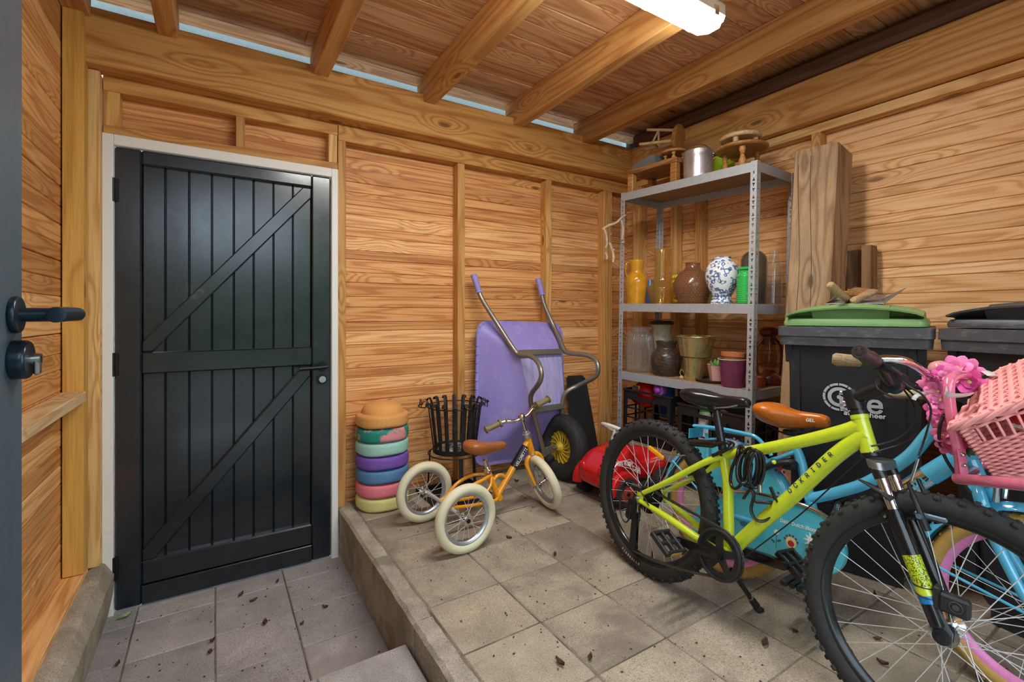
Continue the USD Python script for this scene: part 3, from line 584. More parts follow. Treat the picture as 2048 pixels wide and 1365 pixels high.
# ---- balance tricycle
ORANGE = plain('orange_paint', (.78, .31, .010), .22, coat_weight=.6, bump=.02)
CREAM = worn('cream_rubber', (.68, .63, .44), (.40, .33, .20), .6, 25., .60, .80, .4)
TAN = plain('tan_leather', (.36, .115, .030), .34, bump=.15)
OLIVE = plain('olive_rubber_grip', (.20, .155, .065), .5)
SILVER = plain('silver_paint', (.50, .54, .58), .35, .8)
TB = .06; tux, tuy, tuz = V(math.cos(TB), math.sin(TB), 0), V(-math.sin(TB), math.cos(TB), 0), V(0, 0, 1)
TO = V(.895, 2.012, 0)
tri = thing('balance_tricycle', 'orange balance tricycle with cream tyres and a tan saddle', 'tricycle', TO)
SPOKE = plain('spoke_wire', (.62, .63, .63), .35, .3)
def wheel(t, c, u, w, n, R, tr, rimmat, tyremat, hubmat, spokes, sx=1., hubw=.03, hubr=.012, rimh=.012, sp=.0011, spmat=None, cross=.35, N=72, sq=1.):
    ax = np.array([u, w, n]); ri = R - 2 * tr
    ty = part(t, 'tyre', tyre(c, u, w, n, R, tr, sx, N, 16, sq), tyremat, 50)
    hw = tr * sx * .62
    rm = part(t, 'rim', lathe(curve2([(ri + tr * .5, -hw), (ri + tr * .30, -hw * 1.02), (ri - rimh * .6, -hw * .55), (ri - rimh, 0), (ri - rimh * .6, hw * .55), (ri + tr * .30, hw * 1.02), (ri + tr * .5, hw)], 3) + [(ri + tr * .5, -hw)], N, c, ax), rimmat, 35)
    part(rm, 'hub', lathe([(0, -hubw - .008), (.006, -hubw - .008), (.006, -hubw - .001), (hubr * 1.5, -hubw), (hubr * 1.5, -hubw + .004), (hubr * .8, -hubw + .008), (hubr * .8, hubw - .008), (hubr * 1.5, hubw - .004), (hubr * 1.5, hubw), (.006, hubw + .001), (.006, hubw + .008), (0, hubw + .008)], 24, c, ax), hubmat)
    for k in range(spokes):
        a = 2 * math.pi * k / spokes; s = 1 if k % 2 else -1; h = a + (cross if (k // 2) % 2 else -cross) * 2.2
        p0 = c + (u * math.cos(h) + w * math.sin(h)) * hubr * 1.3 + n * s * (hubw - .003); p1 = c + (u * math.cos(a) + w * math.sin(a)) * (ri - rimh * .7)
        part(rm, 'spoke', tube([p0, p1], sp, 5), spmat or SPOKE)
    return ty, rm
def saddle(t, rear, nose, wr_, wn, hgt, m, up=(0, 0, 1), pad=None):
    rear, nose = np.asarray(rear, float), np.asarray(nose, float); s, u, d = frame(nose - rear, up); L = np.linalg.norm(nose - rear)
    T = np.array([0, .03, .10, .22, .36, .50, .64, .78, .90, .97, 1.0]); Wd = np.array([.30, .62, .90, 1.0, .90, .62, .40, .30, .26, .20, .07])
    Z = np.array([.03, .10, .16, .14, .04, -.03, -.03, .0, .02, -.02, -.10]) * hgt; H_ = np.array([.35, .60, .85, 1.0, 1.0, .88, .74, .66, .58, .45, .2])
    rings = []
    for k in range(len(T)):
        w = max(wn, wr_ * Wd[k]) if k < 10 else wn * .5; w = wr_ * Wd[k] if k < 5 else max(wr_ * Wd[k], wn * (1, .95, .9, .8, .65, .3)[k - 5]); h = hgt * H_[k]; R_ = []
        for a in np.linspace(0, 2 * math.pi, 22, endpoint=False):
            x, y = math.cos(a), math.sin(a); yy = (abs(y) ** .75) * (.42 if y > 0 else -.75); xx = np.sign(x) * abs(x) ** .7 * (1 if y > -.2 else 1 - .25 * (-y))
            R_.append(rear + d * L * T[k] + s * w * xx + u * (Z[k] + yy * h))
        rings.append(R_)
    RR = np.array(rings); k, n = RR.shape[:2]
    fine = np.stack([spline(RR[:, j], 4) for j in range(n)], 1)
    sd = part(t, 'saddle', loft(fine), m, 60)
    return sd, s, u, d
def tp(px, py, w=0.): return atP(px, py, TO + tuy * w, tuy)
for c in (V(.912, 1.820, .1475), V(.878, 2.205, .1475)):
    wheel(tri, c, *[tux, tuz, -tuy], .1475, .0215, SILVER, CREAM, CHROME, 18, 1.05, .022, .014, .010)
part(tri, 'axle', cyl(TO - tuy * .205 + (0, 0, .1475), TO + tuy * .205 + (0, 0, .1475), .0095, 16), plain('grey_axle', (.42, .40, .37), .5))
part(tri, 'axle_nut', [cyl(TO - tuy * (.19) + (0, 0, .1475), TO - tuy * .222 + (0, 0, .1475), .015, 20), ], CHROME); part(tri, 'axle_cap', cyl(TO - tuy * .222 + (0, 0, .1475), TO - tuy * .226 + (0, 0, .1475), .009, 16), BLACK_METAL)
PL, RAKE, DEL, HB, BL, OFF = .518, .319, -1.689, .22, .198, .04
P0 = TO + tux * PL + tuz * .283; sa = -math.sin(RAKE) * tux + math.cos(RAKE) * tuz; SR = rot(sa, DEL)
barc = P0 + sa * HB; bd = SR @ tuy; fwd = math.cos(RAKE) * tux + math.sin(RAKE) * tuz
v_ = SR @ fwd * OFF; wc = P0 - sa * ((P0[2] + v_[2] - .146) / sa[2]) + v_
fu = SR @ tux; fu = unit(fu - bd * (fu @ bd)); fw_ = np.cross(bd, fu); fw_ = fw_ if fw_[2] > 0 else -fw_
wheel(tri, wc, fu, fw_, bd, .1475, .0215, SILVER, CREAM, CHROME, 18, 1.05, .022, .014, .010)
fr = part(tri, 'frame', [tube([tp(977, 947), tp(995, 992)], .0155, 16), tube([tp(994, 992), tp(1058, 880)], .0165, 16), cyl(P0 + sa * .012, P0 + sa * .105, .0185, 20),
     tube(spline([tp(987, 961), tp(995, 952), tp(1004, 951), tp(1011, 957)], 5), .009, 12), cyl(tp(994, 993) - tuy * .03, tp(994, 993) + tuy * .03, .014, 16)], ORANGE, 50)
for s in (-.045, .045):
    A = TO + tuy * s + (0, 0, .1475)
    part(tri, 'stay', tube(spline([tp(978, 950) + tuy * s * .3, tp(955, 956) + tuy * s, tp(925, 972) + tuy * s, A + tux * .03 + tuz * .012, A], 6), .0085, 12), ORANGE)
    part(tri, 'stay', tube(spline([tp(995, 993) + tuy * s * .3, tp(975, 998) + tuy * s, tp(930, 1006) + tuy * s, A + tux * .02 - tuz * .006, A], 6), .0085, 12), ORANGE)
    part(tri, 'stay', tube(spline([tp(980, 952) + tuy * s * .3, tp(973, 968) + tuy * s * .8, tp(958, 982) + tuy * s, tp(940, 990) + tuy * s], 6), .0075, 12), ORANGE)
q0, q1 = tp(1026, 934), tp(1050, 893); part(tri, 'sleeve', tube([q0, q1], .0185, 18), BLACK_METAL)
dd = unit(q1 - q0); part(tri, 'lettering', place_text('VELORETTI', .016, (q0 + q1) / 2 - tuy * .0188, dd, np.cross(-tuy, dd), .0008, True, width=.105), plain('white_print', (.8, .8, .78), .5), False)
for s in (-1, 1):
    e = wc + bd * s * .047
    part(tri, 'fork', tube(spline([P0 + sa * .004, P0 + bd * s * .030 - sa * .004, P0 + bd * s * .046 - sa * .03, P0 + bd * s * .047 - sa * .075 + (e - P0 - bd * s * .047 + sa * ((P0 - wc) @ sa)) * .3, e], 6), [.012] * 13 + list(np.linspace(.012, .007, 12)), 14), ORANGE)
part(tri, 'fork_crown', [cyl(P0 - sa * .012, P0 + sa * .012, .017, 20)], ORANGE); part(tri, 'headset', [cyl(P0 + sa * .008, P0 + sa * .016, .020, 20), cyl(P0 + sa * .105, P0 + sa * .128, .0215, 20), cyl(P0 + sa * .128, P0 + sa * .14, .015, 20)], SILVER)
part(tri, 'fork_nut', [cyl(wc - bd * .045, wc - bd * .062, .008, 12), cyl(wc + bd * .045, wc + bd * .062, .008, 12)], CHROME)
part(tri, 'stem', [cyl(P0 + sa * .13, barc, .0105, 16), ball(barc + sa * .004, .020, 2)], CHROME)
ff = SR @ fwd
hp = [barc + bd * x + sa * z - ff * b for x, z, b in ((-BL, .012, .03), (-BL + .10, .014, .02), (-.075, .010, .008), (-.035, -.004, 0), (0, -.004, 0), (.035, -.004, 0), (.075, .010, .008), (BL - .10, .014, .02), (BL, .012, .03))]
part(tri, 'handlebar', tube(spline(hp, 5), .0100, 14), CHROME)
for s, a, b in ((-1, hp[0], hp[1]), (1, hp[-1], hp[-2])):
    d = unit(b - a); part(tri, 'grip', [tube([a, a + d * .085], .0145, 18), tube([a - d * .006, a, a + d * .004, a + d * .008], [.010, .021, .021, .014], 20), tube([a + d * .078, a + d * .088], .021, 20)], OLIVE, 40)
saddle(tri, tp(930, 897), tp(1011, 889), .060, .024, .058, TAN)
part(tri, 'seat_post', [cyl(tp(970, 920), tp(976, 945), .0115, 16)], CHROME); part(tri, 'seat_clamp', [cyl(tp(973.5, 935), tp(976, 944), .0185, 20), cyl(tp(974, 940) - tuy * .03, tp(974, 940) + tuy * .028, .005, 10)], CHROME)
# ================================================================ galvanised shelf and what stands on it
GALV = worn('galvanised_steel', (.46, .49, .52), (.36, .39, .42), .42, 45., .45, .65, .6, metal=.4)
HARDBOARD = two_tone('hardboard', (.25, .15, .075), (.33, .21, .11), 30, .3, .7, .7)
S0 = V(2.282, 1.376, 0); SEY, SEX = unit(V(-.056, .998, .022)), unit(V(.998, .056, 0)); SEZ = np.cross(SEX, SEY)
def SH(a, b, z): return S0 + SEY * a + SEX * b + SEZ * z
SAX = np.array([SEX, SEY, SEZ]); SW, SD = .885, .40
sh = thing('shelf_unit', 'galvanised steel shelf unit with hardboard shelves in the corner', 'shelf unit', S0)
def strip_holes(L, w=.034):
    hs = []; z = .03; k = 0
    while z < L - .03:
        up = k % 3 == 0; s = 1 if not up else -1
        T = sg.Polygon([(-.006, -.008), (.006, -.008), (.006, -.003), (.0026, .0), (.0026, .008), (-.0026, .008), (-.0026, .0), (-.006, -.003)][::1])
        T = affinity.scale(T, 1, -s, origin=(0, 0)); hs.append(affinity.translate(T, w * .5, z)); z += .026 if k % 3 else .036; k += 1
    p = sg.box(0, 0, w, L)
    for h in hs: p = p.difference(h)
    return p
SP = strip_holes(1.795)
for a, b, sy, sx in ((0, 0, 1, 1), (SW, 0, -1, 1), (0, SD, 1, -1), (SW, SD, -1, -1)):
    o = SH(a, b, 0); m1_ = extr(SP, .0016, o, SEY * sy, SEZ, SEX * sx); m2_ = extr(SP, .0016, o, SEX * sx, SEZ, SEY * sy)
    part(sh, 'post', [m1_, m2_], GALV, False)
LV = [1.795, 1.080, .640, .20]
for z in LV:
    for a0, a1, b0, b1 in ((.002, SW - .002, .0018, .006), (.002, SW - .002, SD - .006, SD - .0018)): part(sh, 'edge_beam', cbox(SH((a0 + a1) / 2, (b0 + b1) / 2, z - .0285), (b1 - b0, a1 - a0, .050), SAX, .001), GALV, False)
    for a0 in (.002, SW - .006): part(sh, 'edge_beam', cbox(SH(a0 + .002, SD / 2, z - .0285), (SD - .004, .004, .050), SAX, .001), GALV, False)
    part(sh, 'shelf_board', cbox(SH(SW / 2, SD / 2, z - .006), (SD - .013, SW - .014, .008), SAX, .001), HARDBOARD, False)
def spot(px, b, lev, lift=.0):
    """where a thing stands on a level: base point under pixel column px at depth b, metres per pixel there"""
    p0 = SH(0, b, LV[lev] - .002 + lift); d = ray(px, 631); n = np.cross(SEY, (0, 0, 1)); t = ((p0 - EYE) @ n) / (d @ n); q = EYE + d * t
    a = (q - p0)[:2] @ SEY[:2] / (SEY[:2] @ SEY[:2]); return SH(a, b, LV[lev] - .002 + lift + .0005), t / FPX
def turned(px, b, lev, prof, t=.004, n=44, wave=None, solid=False, k=5, lift=0., smooth_=True):
    """pot whose outline was read off as (half width, height) in pixels, foot to rim"""
    o, s = spot(px, b, lev, lift); pr = [(hw * s, h * s) for hw, h in prof]; pr = curve2(pr, k) if smooth_ else pr
    if solid: return lathe([(0, pr[0][1])] + pr + [(0, pr[-1][1])], n, o, SAX, wave), o, s
    return vessel(pr, t, n, o, wave, SAX), o, s
# ---- middle shelf
GL_Y = plain('yellow_glaze', (.62, .30, .018), .12, coat_weight=.5, var=.2, nscale=18)
m_, o, s = turned(1272, .11, 1, [(17, 0), (17.5, 5), (20, 25), (22, 42), (21, 50), (15, 58), (12.5, 64), (13, 74), (14.5, 84), (13.5, 87)])
t = thing('jug', 'glossy mustard-yellow ceramic jug at the left end of the middle shelf', 'jug', o); part(t, 'body', m_, GL_Y, 40)
left = -RT
part(t, 'handle', tube(spline([o + left * 12 * s + UP * 82 * s, o + left * 19 * s + UP * 80 * s, o + left * 21 * s + UP * 66 * s, o + left * 17.5 * s + UP * 54 * s, o + left * 15 * s + UP * 50 * s], 5), .007, 12, flat=(1, .7)), GL_Y)
part(t, 'band', tube(ring_pts(o + UP * 50.5 * s, (20.2 * s, 0, 0), (0, 20.2 * s, 0), 40), .0035, 8, True), GL_Y)
G_AMB = glass('amber_glass', (.84, .58, .20), .05, .10); G_BRN = glass('brown_glass', (.34, .15, .07), .12, .55); G_CLR = glass('clear_glass', (.93, .95, .94), .03, .05); G_SMK = glass('smoked_glass', (.25, .26, .22), .06, .15); G_RIB = glass('ribbed_clear_glass', (.85, .83, .78), .05, .06)
m_, o, s = turned(1323, .17, 1, [(20, 0), (22, 6), (26, 22), (27, 30), (20, 40), (16, 48), (14, 60), (14, 85), (16, 104), (17, 110)], .004, 60, wave=lambda a, i: 1 + .022 * math.cos(14 * a))
single('vase', 'tall amber glass vase with a fluted neck and bell-shaped foot', 'vase', m_, G_AMB, 60, o=o)
m_, o, s = turned(1300, .30, 1, [(8, 0), (10, 10), (10, 28), (8, 42), (7, 48)]); single('vase', 'small blue pot half hidden between the yellow jug and the amber vase', 'pot', m_, plain('blue_glaze', (.08, .20, .48), .2), 40, o=o)
o, s = spot(1362, .31, 1)
r_ = random.Random(9); bl = [lathe([(0, 0), (.028, 0), (.04, .05), (.04, .13), (.03, .175), (.0, .18)], 24, o)]
for k in range(6):
    for j in range(9): a = j * 2 * math.pi / 9 + k * .35; bl.append(ball(o + V(math.cos(a) * .043, math.sin(a) * .043, .02 + k * .031), .0165, 1))
single('vase', 'bright yellow knobbly vase behind the brown patterned vase', 'vase', bl, plain('lemon_glaze', (.75, .60, .05), .2), 40, o=o)
m_, o, s = turned(1384, .13, 1, [(25, 0), (28, 6), (34, 22), (36.5, 36), (33, 50), (24, 62), (15.5, 70), (13.5, 77), (14.5, 81)], .005, 72)
va = thing('vase', 'round brown glass vase with a diamond relief on the middle shelf', 'vase', o); part(va, 'body', m_, G_BRN, 60)
dia = []
for q in range(15):
    hpx = 5 + q * 4.1; hw = np.interp(hpx, [0, 6, 22, 36, 50, 62, 70], [25, 28, 34, 36.5, 33, 24, 15.5])
    for j in range(34):
        a = (j + .5 * (q % 2)) * 2 * math.pi / 34; e = V(math.cos(a), math.sin(a), 0); e = SEX * e[0] + SEY * e[1]; dia.append(ball(o + e * hw * s * .995 + SEZ * hpx * s, .0048, 1, (.5, 1, 1), np.array([e, np.cross(SEZ, e), SEZ])))
part(va, 'relief', dia, plain('brown_glass_relief', (.20, .085, .04), .10), 60, kind='stuff')
# blue and white ginger jar: the painted flowers are a procedural pattern
DELFT = mat('delft_glaze', {'tc': ('texture_coordinate', {}), 'n': ('noise_texture', {'scale': 26., 'detail': 3., 'distortion': 1.2}), 'v': ('voronoi_texture', {'scale': 34., 'feature': 'f1'}), 'm': ('math', {'math_type': 'multiply_add', 'value2': .55}),
    'r': ('rgb_ramp', {'ramp': [(.58, (.78, .80, .80)), (.62, (.16, .22, .42)), (.68, (.05, .09, .22)), (.74, (.20, .28, .48)), (.78, (.80, .82, .82)), (1., (.78, .80, .82))]}), 'p': ('principled_bsdf', {'roughness': .12})},
    [('tc.object', 'n.vector'), ('tc.object', 'v.vector'), ('v.distance', 'm.value1'), ('n.fac', 'm.value3'), ('m.value', 'r.fac'), ('r.color', 'p.base_color')])
m_, o, s = turned(1443, .10, 1, [(21, 0), (20, 6), (17.5, 14), (18, 16), (21, 22), (28, 38), (31.5, 56), (29, 72), (21, 84), (16.5, 88), (16, 90), (17, 93)], .004, 48)
vb = thing('ginger_jar', 'blue and white painted ginger jar on a waisted foot', 'jar', o); part(vb, 'body', m_, DELFT, 40); CB = plain('cobalt_line', (.10, .15, .33), .15)
for hw, h in ((17.9, 15.5), (16.7, 89), (20.7, 3)): part(vb, 'painted_line', tube(ring_pts(o + UP * h * s, (hw * s, 0, 0), (0, hw * s, 0), 40), .0016, 6, True), CB)
m_, o, s = turned(1416, .32, 1, [(12, 0), (17, 5), (18, 12), (12, 20), (10, 24)]); single('bowl', 'small green glass bowl peeping out between two vases', 'bowl', m_, glass('green_glass', (.35, .65, .30)), 40, o=o)
GREEN = plain('green_glaze', (.035, .46, .085), .28, bump=.5, nscale=200)
m_, o, s = turned(1491, .07, 1, [(15, 0), (16.5, 3), (17, 48), (16.5, 56), (13.5, 61), (13.5, 66), (16.5, 69), (16.5, 73)], .005, 40)
vg = thing('vase', 'bright green ribbed vase right behind the front post', 'vase', o); part(vg, 'body', m_, GREEN, 40)
part(vg, 'rib', [tube(ring_pts(o + UP * h * s, (16.6 * s, 0, 0), (0, 16.6 * s, 0), 36), .0022, 6, True) for h in range(6, 56, 4)], GREEN, 40, kind='stuff')
m_, o, s = turned(1506, .22, 1, [(23, 0), (24, 3), (24, 86), (22, 95), (16, 102), (12, 105)], .005, 44); single('cloche', 'smoked grey glass cylinder behind the green vase', 'glass jar', m_, G_SMK, 60, o=o)
m_, o, s = turned(1546, .32, 1, [(15, 0), (16, 3), (15.5, 50), (13, 78), (9.5, 92), (9, 108)], .0035, 44); single('bottle', 'tall clear glass bottle at the right end of the middle shelf', 'bottle', m_, G_CLR, 60, o=o)
# ---- lower shelf
m_, o, s = turned(1279, .112, 2, [(26.5, 0), (28.5, 4), (28.5, 40), (27, 62), (24, 74), (17.5, 80), (17, 86), (18, 89)], .004, 216, wave=lambda a, i: 1 + (.028 * math.cos(36 * a) if i > 3 else 0))
single('vase', 'wide ribbed clear glass vase at the left end of the lower shelf', 'vase', m_, G_RIB, 60, o=o)
m_, o, s = turned(1322, .30, 2, [(20, 0), (23, 8), (24, 40), (22, 62), (18, 76), (20, 88), (22, 92)]); jg = thing('jug', 'cream enamel jug with a dark rim behind the brown pot', 'jug', o)
CREAM_G = plain('cream_enamel', (.56, .52, .34), .25); part(jg, 'body', m_, CREAM_G, 40)
part(jg, 'handle', tube(spline([o - RT * 20 * s + UP * 84 * s, o - RT * 30 * s + UP * 74 * s - FW * .02, o - RT * 27 * s + UP * 50 * s - FW * .02, o - RT * 22 * s + UP * 40 * s], 5), .008, 12), CREAM_G)
part(jg, 'lid', lathe([(0, 90 * s), (25 * s, 90 * s), (26 * s, 93 * s), (22 * s, 97 * s), (0, 99 * s)], 36, o), plain('dark_olive_enamel', (.06, .055, .03), .4))
BROWNP = two_tone('dark_stoneware', (.022, .014, .010), (.12, .085, .06), 38, .40, .72, .3, axis=(1, 1, 4))
m_, o, s = turned(1331, .10, 2, [(22, 0), (25, 6), (29.5, 24), (29, 38), (22, 50), (18, 55), (19.5, 64), (20.5, 68)], .006, 44); single('pot', 'dark brown stoneware pot in front of the cream jug', 'pot', m_, BROWNP, 40, o=o)
BRASS = worn('brushed_brass', (.66, .53, .22), (.46, .37, .15), .24, 20., .55, .8, .4, metal=.85)
m_, o, s = turned(1387, .09, 2, [(16, 0), (17, 2), (21.5, 44), (22, 45)], .002, 48, smooth_=False); single('brass_pot', 'small slim brass pot carrying a wider brass pot', 'flower pot', m_, BRASS, 40, o=o); zt2 = 45 * s
m_, o, s = turned(1391, .105, 2, [(27, 0), (29, 1.5), (36, 38), (38, 40), (38, 41.5)], .002, 56, lift=zt2 + .001, smooth_=False); single('brass_pot', 'wide brass pot balanced on the slim brass pot', 'flower pot', m_, BRASS, 40, o=o)
o, s = spot(1363, .06, 2); wt_ = thing('wooden_bell', 'small wooden bell with a cord loop beside the slim brass pot', 'bell', o); PALEW = plain('pale_turned_wood', (.50, .36, .19), .55, var=.15)
part(wt_, 'body', lathe(curve2([(.011, 0), (.013, .004), (.011, .012), (.004, .018), (0, .019)], 4), 20, o), PALEW); part(wt_, 'cord', tube(spline([o + UP * .017, o + UP * .03 - RT * .009, o + UP * .05 - RT * .004, o + UP * .048 + RT * .008, o + UP * .03 + RT * .016], 5), .0016, 6), PALEW)
m_, o, s = turned(1427, .12, 2, [(30, 0), (33, 3), (36, 6)], .004, 44); single('saucer', 'dark plant saucer under the pink pot', 'saucer', m_, plain('dark_clay', (.05, .035, .03), .5), 40, o=o); hs_ = .0055
m_, o, s = turned(1433, .09, 2, [(13.4, 0), (14.1, 1), (21, 33), (21.8, 34)], .003, 4, lift=hs_ + .001, smooth_=False)
pk = thing('potted_succulent', 'little green succulent in a square pink pot', 'potted plant', o)
m_ = trimesh.Trimesh(*[x for x in (m_.vertices, m_.faces)], process=False); part(pk, 'pot', m_, plain('pink_clay', (.62, .33, .30), .7), False); part(pk, 'soil', bx(o[0] - .022, o[0] + .022, o[1] - .022, o[1] + .022, o[2] + .055, o[2] + .062, .002), plain('soil', (.03, .02, .015), .9))
LEAFG = plain('succulent_leaf', (.14, .36, .09), .45)
for k in range(16):
    a = k * 2.4; tl = .25 + .9 * (k / 16); L = .062 - .012 * (k % 3); d = V(math.cos(a) * math.sin(tl), math.sin(a) * math.sin(tl), math.cos(tl)); b0 = o + UP * .062
    part(pk, 'leaf', tube([b0, b0 + d * L * .45, b0 + d * L * .8 + UP * .003, b0 + d * L + UP * .006], [.005, .0095, .0070, .0008], 7, flat=(1, .5)), LEAFG)
PURP = plain('plum_glaze', (.16, .035, .075), .25, var=.15); GREYR = plain('grey_clay_rim', (.36, .32, .30), .6)
m_, o, s = turned(1465, .055, 2, [(20, 0), (21, 2), (25.5, 48), (27, 52), (27, 55)], .005, 48, smooth_=False); pp = thing('flower_pot', 'plum coloured flower pot at the front edge of the lower shelf', 'flower pot', o); part(pp, 'body', m_, PURP, 40)
part(pp, 'rim', tube(ring_pts(o + UP * 54.5 * s, (26.6 * s, 0, 0), (0, 26.6 * s, 0), 44), .0042, 10, True), GREYR); pz = 40 * s
m_, o, s = turned(1466, .055, 2, [(15, 0), (16, 1), (21, 19), (23, 20), (24, 28), (24, 29)], .004, 44, lift=pz, smooth_=False); m_.apply_transform(trimesh.transformations.rotation_matrix(.06, (0, 1, 0), o)); single('flower_pot', 'terracotta pot nested in the plum coloured pot', 'flower pot', m_, plain('terracotta', (.50, .16, .055), .7, var=.15), 40, o=o)
RUSTR = plain('dark_red_enamel', (.12, .022, .014), .28, var=.25); o, s = spot(1538, .30, 2)
lt = thing('hurricane_lantern', 'dark red hurricane lantern at the right end of the lower shelf', 'lantern', o)
part(lt, 'tank', lathe([(0, 0)] + curve2([(20 * s, 0), (22 * s, 3 * s), (21 * s, 14 * s), (12 * s, 24 * s)], 4) + [(9 * s, 28 * s), (0, 28 * s)], 36, o), RUSTR, 40)
part(lt, 'chimney', lathe(curve2([(10 * s, 28 * s), (17 * s, 42 * s), (18 * s, 58 * s), (12 * s, 80 * s)], 5) + [(11 * s, 80 * s)] + curve2([(16.5 * s, 58 * s), (15.5 * s, 42 * s), (9 * s, 28 * s)], 4), 36, o), glass('lantern_glass', (.75, .62, .55)), 60)
part(lt, 'hood', lathe([(0, 80 * s), (14 * s, 80 * s), (12 * s, 86 * s), (12 * s, 96 * s), (17 * s, 100 * s), (18 * s, 108 * s), (10 * s, 114 * s), (0, 115 * s)], 36, o), RUSTR, 30)
for sg2 in (-1, 1): part(lt, 'side_tube', tube(spline([o + RT * sg2 * 20 * s + UP * 10 * s, o + RT * sg2 * 25 * s + UP * 40 * s, o + RT * sg2 * 24 * s + UP * 75 * s, o + RT * sg2 * 12 * s + UP * 92 * s], 5), .006, 10), RUSTR)
part(lt, 'guard_wire', [tube(ring_pts(o + UP * h * s, (20 * s, 0, 0), (0, 20 * s, 0), 32), .0018, 6, True) for h in (40,)], RUSTR)
m_, o, s = turned(1517, .17, 2, [(11, 0), (12, 2), (13.5, 16), (14, 20)], .003, 30); single('pot', 'small rust red pot in front of the lantern', 'pot', m_, plain('rust_red_glaze', (.36, .075, .03), .4), 40, o=o)
# ---- top shelf
ST_D = wood('stained_dark_wood', 1, (.14, .055, .016), (.27, .11, .032), (.35, .155, .05), rough=.25, knots=0, across=12); ST_M = wood('stained_brown_wood', 1, (.28, .12, .03), (.48, .22, .06), (.56, .28, .09), rough=.3, knots=0, across=12); PALE = wood('pale_stool_wood', 1, (.42, .27, .12), (.60, .42, .21), (.66, .49, .27), rough=.5, knots=0, across=12)
zt = LV[0] - .0015
bn = thing('footstool', 'low dark varnished wooden bench at the left end of the top shelf', 'bench', SH(.68, .15, zt))
part(bn, 'top', cbox(SH(.679, .155, zt + .135), (.25, .372, .030), SAX, .004), ST_D, False)
for a in (.842, .517):
    for b in (.055, .255): part(bn, 'leg', cbox(SH(a, b, zt + .0605), (.042, .042, .119), SAX, .003), ST_M, False)
bt = zt + .1502
single('plastic_tray', 'grey plastic scoop lying on the dark bench', 'scoop', [loft([[SH(.84 - .01 * q, b, bt + .001 + h) for b, h in ((.05, 0), (.18, 0), (.185, .01 + q), (.045, .01 + q))] for q in (0, .008)] + [[SH(.715, b, bt + .001 + h) for b, h in ((.05, 0), (.18, 0), (.19, .05), (.04, .05))], [SH(.664, b, bt + .001 + h) for b, h in ((.055, 0), (.175, 0), (.185, .055), (.045, .055))]])], plain('grey_plastic', (.16, .18, .20), .45), 25, o=tuple(SH(.72, .12, bt)))
def turned_leg(o, h, r=.012, tilt=V(0, 0, 0)): 
    pr = curve2([(r * .75, 0), (r * .9, h * .1), (r * 1.15, h * .3), (r * .8, h * .5), (r * .55, h * .62), (r * .9, h * .66), (r * .6, h * .70), (r * 1.0, h * .82), (r * .8, h)], 3); return lathe([(0, 0)] + pr + [(0, h)], 18, o)
so = SH(.578, .13, bt + .0006); rs = thing('round_stool', 'miniature brown round stool with turned legs on the dark bench', 'stool', so)
part(rs, 'seat', lathe([(0, .050), (.075, .050), (.080, .054), (.080, .060), (.074, .066), (0, .067)], 36, so), ST_M, 35)
for k in range(4): a = .6 + k * math.pi / 2; part(rs, 'leg', turned_leg(so + V(math.cos(a), math.sin(a), 0) * .052, .0505), ST_M, 40)
dc = SH(.553, .13, bt + .0685 + .078); ps = thing('wooden_stool', 'pale wooden stool tipped on its side above the dark bench', 'stool', dc)
dn = unit(SEY * .93 + V(0, 0, .16) - SEX * .2); s1, s2, _ = frame(dn)
part(ps, 'seat', lathe([(0, -.012), (.070, -.012), (.077, -.006), (.077, .006), (.070, .012), (0, .012)], 40, dc, np.array([s1, s2, dn])), ST_M, 35)
ends = []
for k in range(3):
    a = [1.75, 3.9, 5.6][k]; e = s1 * math.cos(a) + s2 * math.sin(a); p0, p1 = dc + e * .045 + dn * .01, dc + e * .066 + dn * .225; ends.append((p0, p1)); part(ps, 'leg', tube([p0, p1], [.0095, .0085], 14), PALE)
for i, j in ((0, 1), (1, 2), (2, 0)): part(ps, 'stretcher', tube([ends[i][0] * .38 + ends[i][1] * .62, ends[j][0] * .38 + ends[j][1] * .62], .0065, 10), PALE)
# paint bucket
o, s = spot(1396, .108, 0); TIN = worn('paint_tin', (.60, .60, .60), (.42, .30, .31), .30, 14., .46, .60, .8, metal=.75)
pb = thing('paint_bucket', 'dented tin paint bucket with a raised wire handle on the top shelf', 'bucket', o)
prf = [(27.5, 0), (27.5, 3)] + [(27.5 + (.5 if k % 2 else 0), 6 + 3.2 * k) for k in range(13)] + [(27.5, 50), (28.3, 52), (28.3, 56)]
part(pb, 'body', vessel([(a * s, h * s) for a, h in prf], .002, 48, o), TIN, 40)
for sg2 in (-1, 1): e = unit(RT * .8 * sg2 - FW * .6 * sg2); part(pb, 'lug', lathe([(0, 0), (.012, 0), (.010, .004), (.004, .007), (0, .007)], 18, o + e * 28.2 * s + UP * 44 * s, np.array([np.cross(UP, e), UP, e])), STEEL)
e = unit(RT * .8 - FW * .6); part(pb, 'handle', tube(spline([o + e * 29 * s + UP * 44 * s, o + e * 28 * s + UP * 52 * s, o + e * 16 * s + UP * 71 * s + FW * .03, o + UP * 77 * s + FW * .045, o - e * 18 * s + UP * 70 * s + FW * .03, o - e * 29 * s + UP * 44 * s], 6), .0032, 8), STEEL)
LIME = plain('lime_plastic', (.42, .70, .03), .35); o, s = spot(1440, .30, 0)
pol = sg.box(-.075, 0, .075, .135).union(sg.Point(0, .12).buffer(.05)).buffer(-.015).buffer(.015).difference(sg.Point(0, -.005).buffer(.048)).difference(sg.Point(.075, .055).buffer(.028)).difference(sg.Point(-.075, .055).buffer(.028))
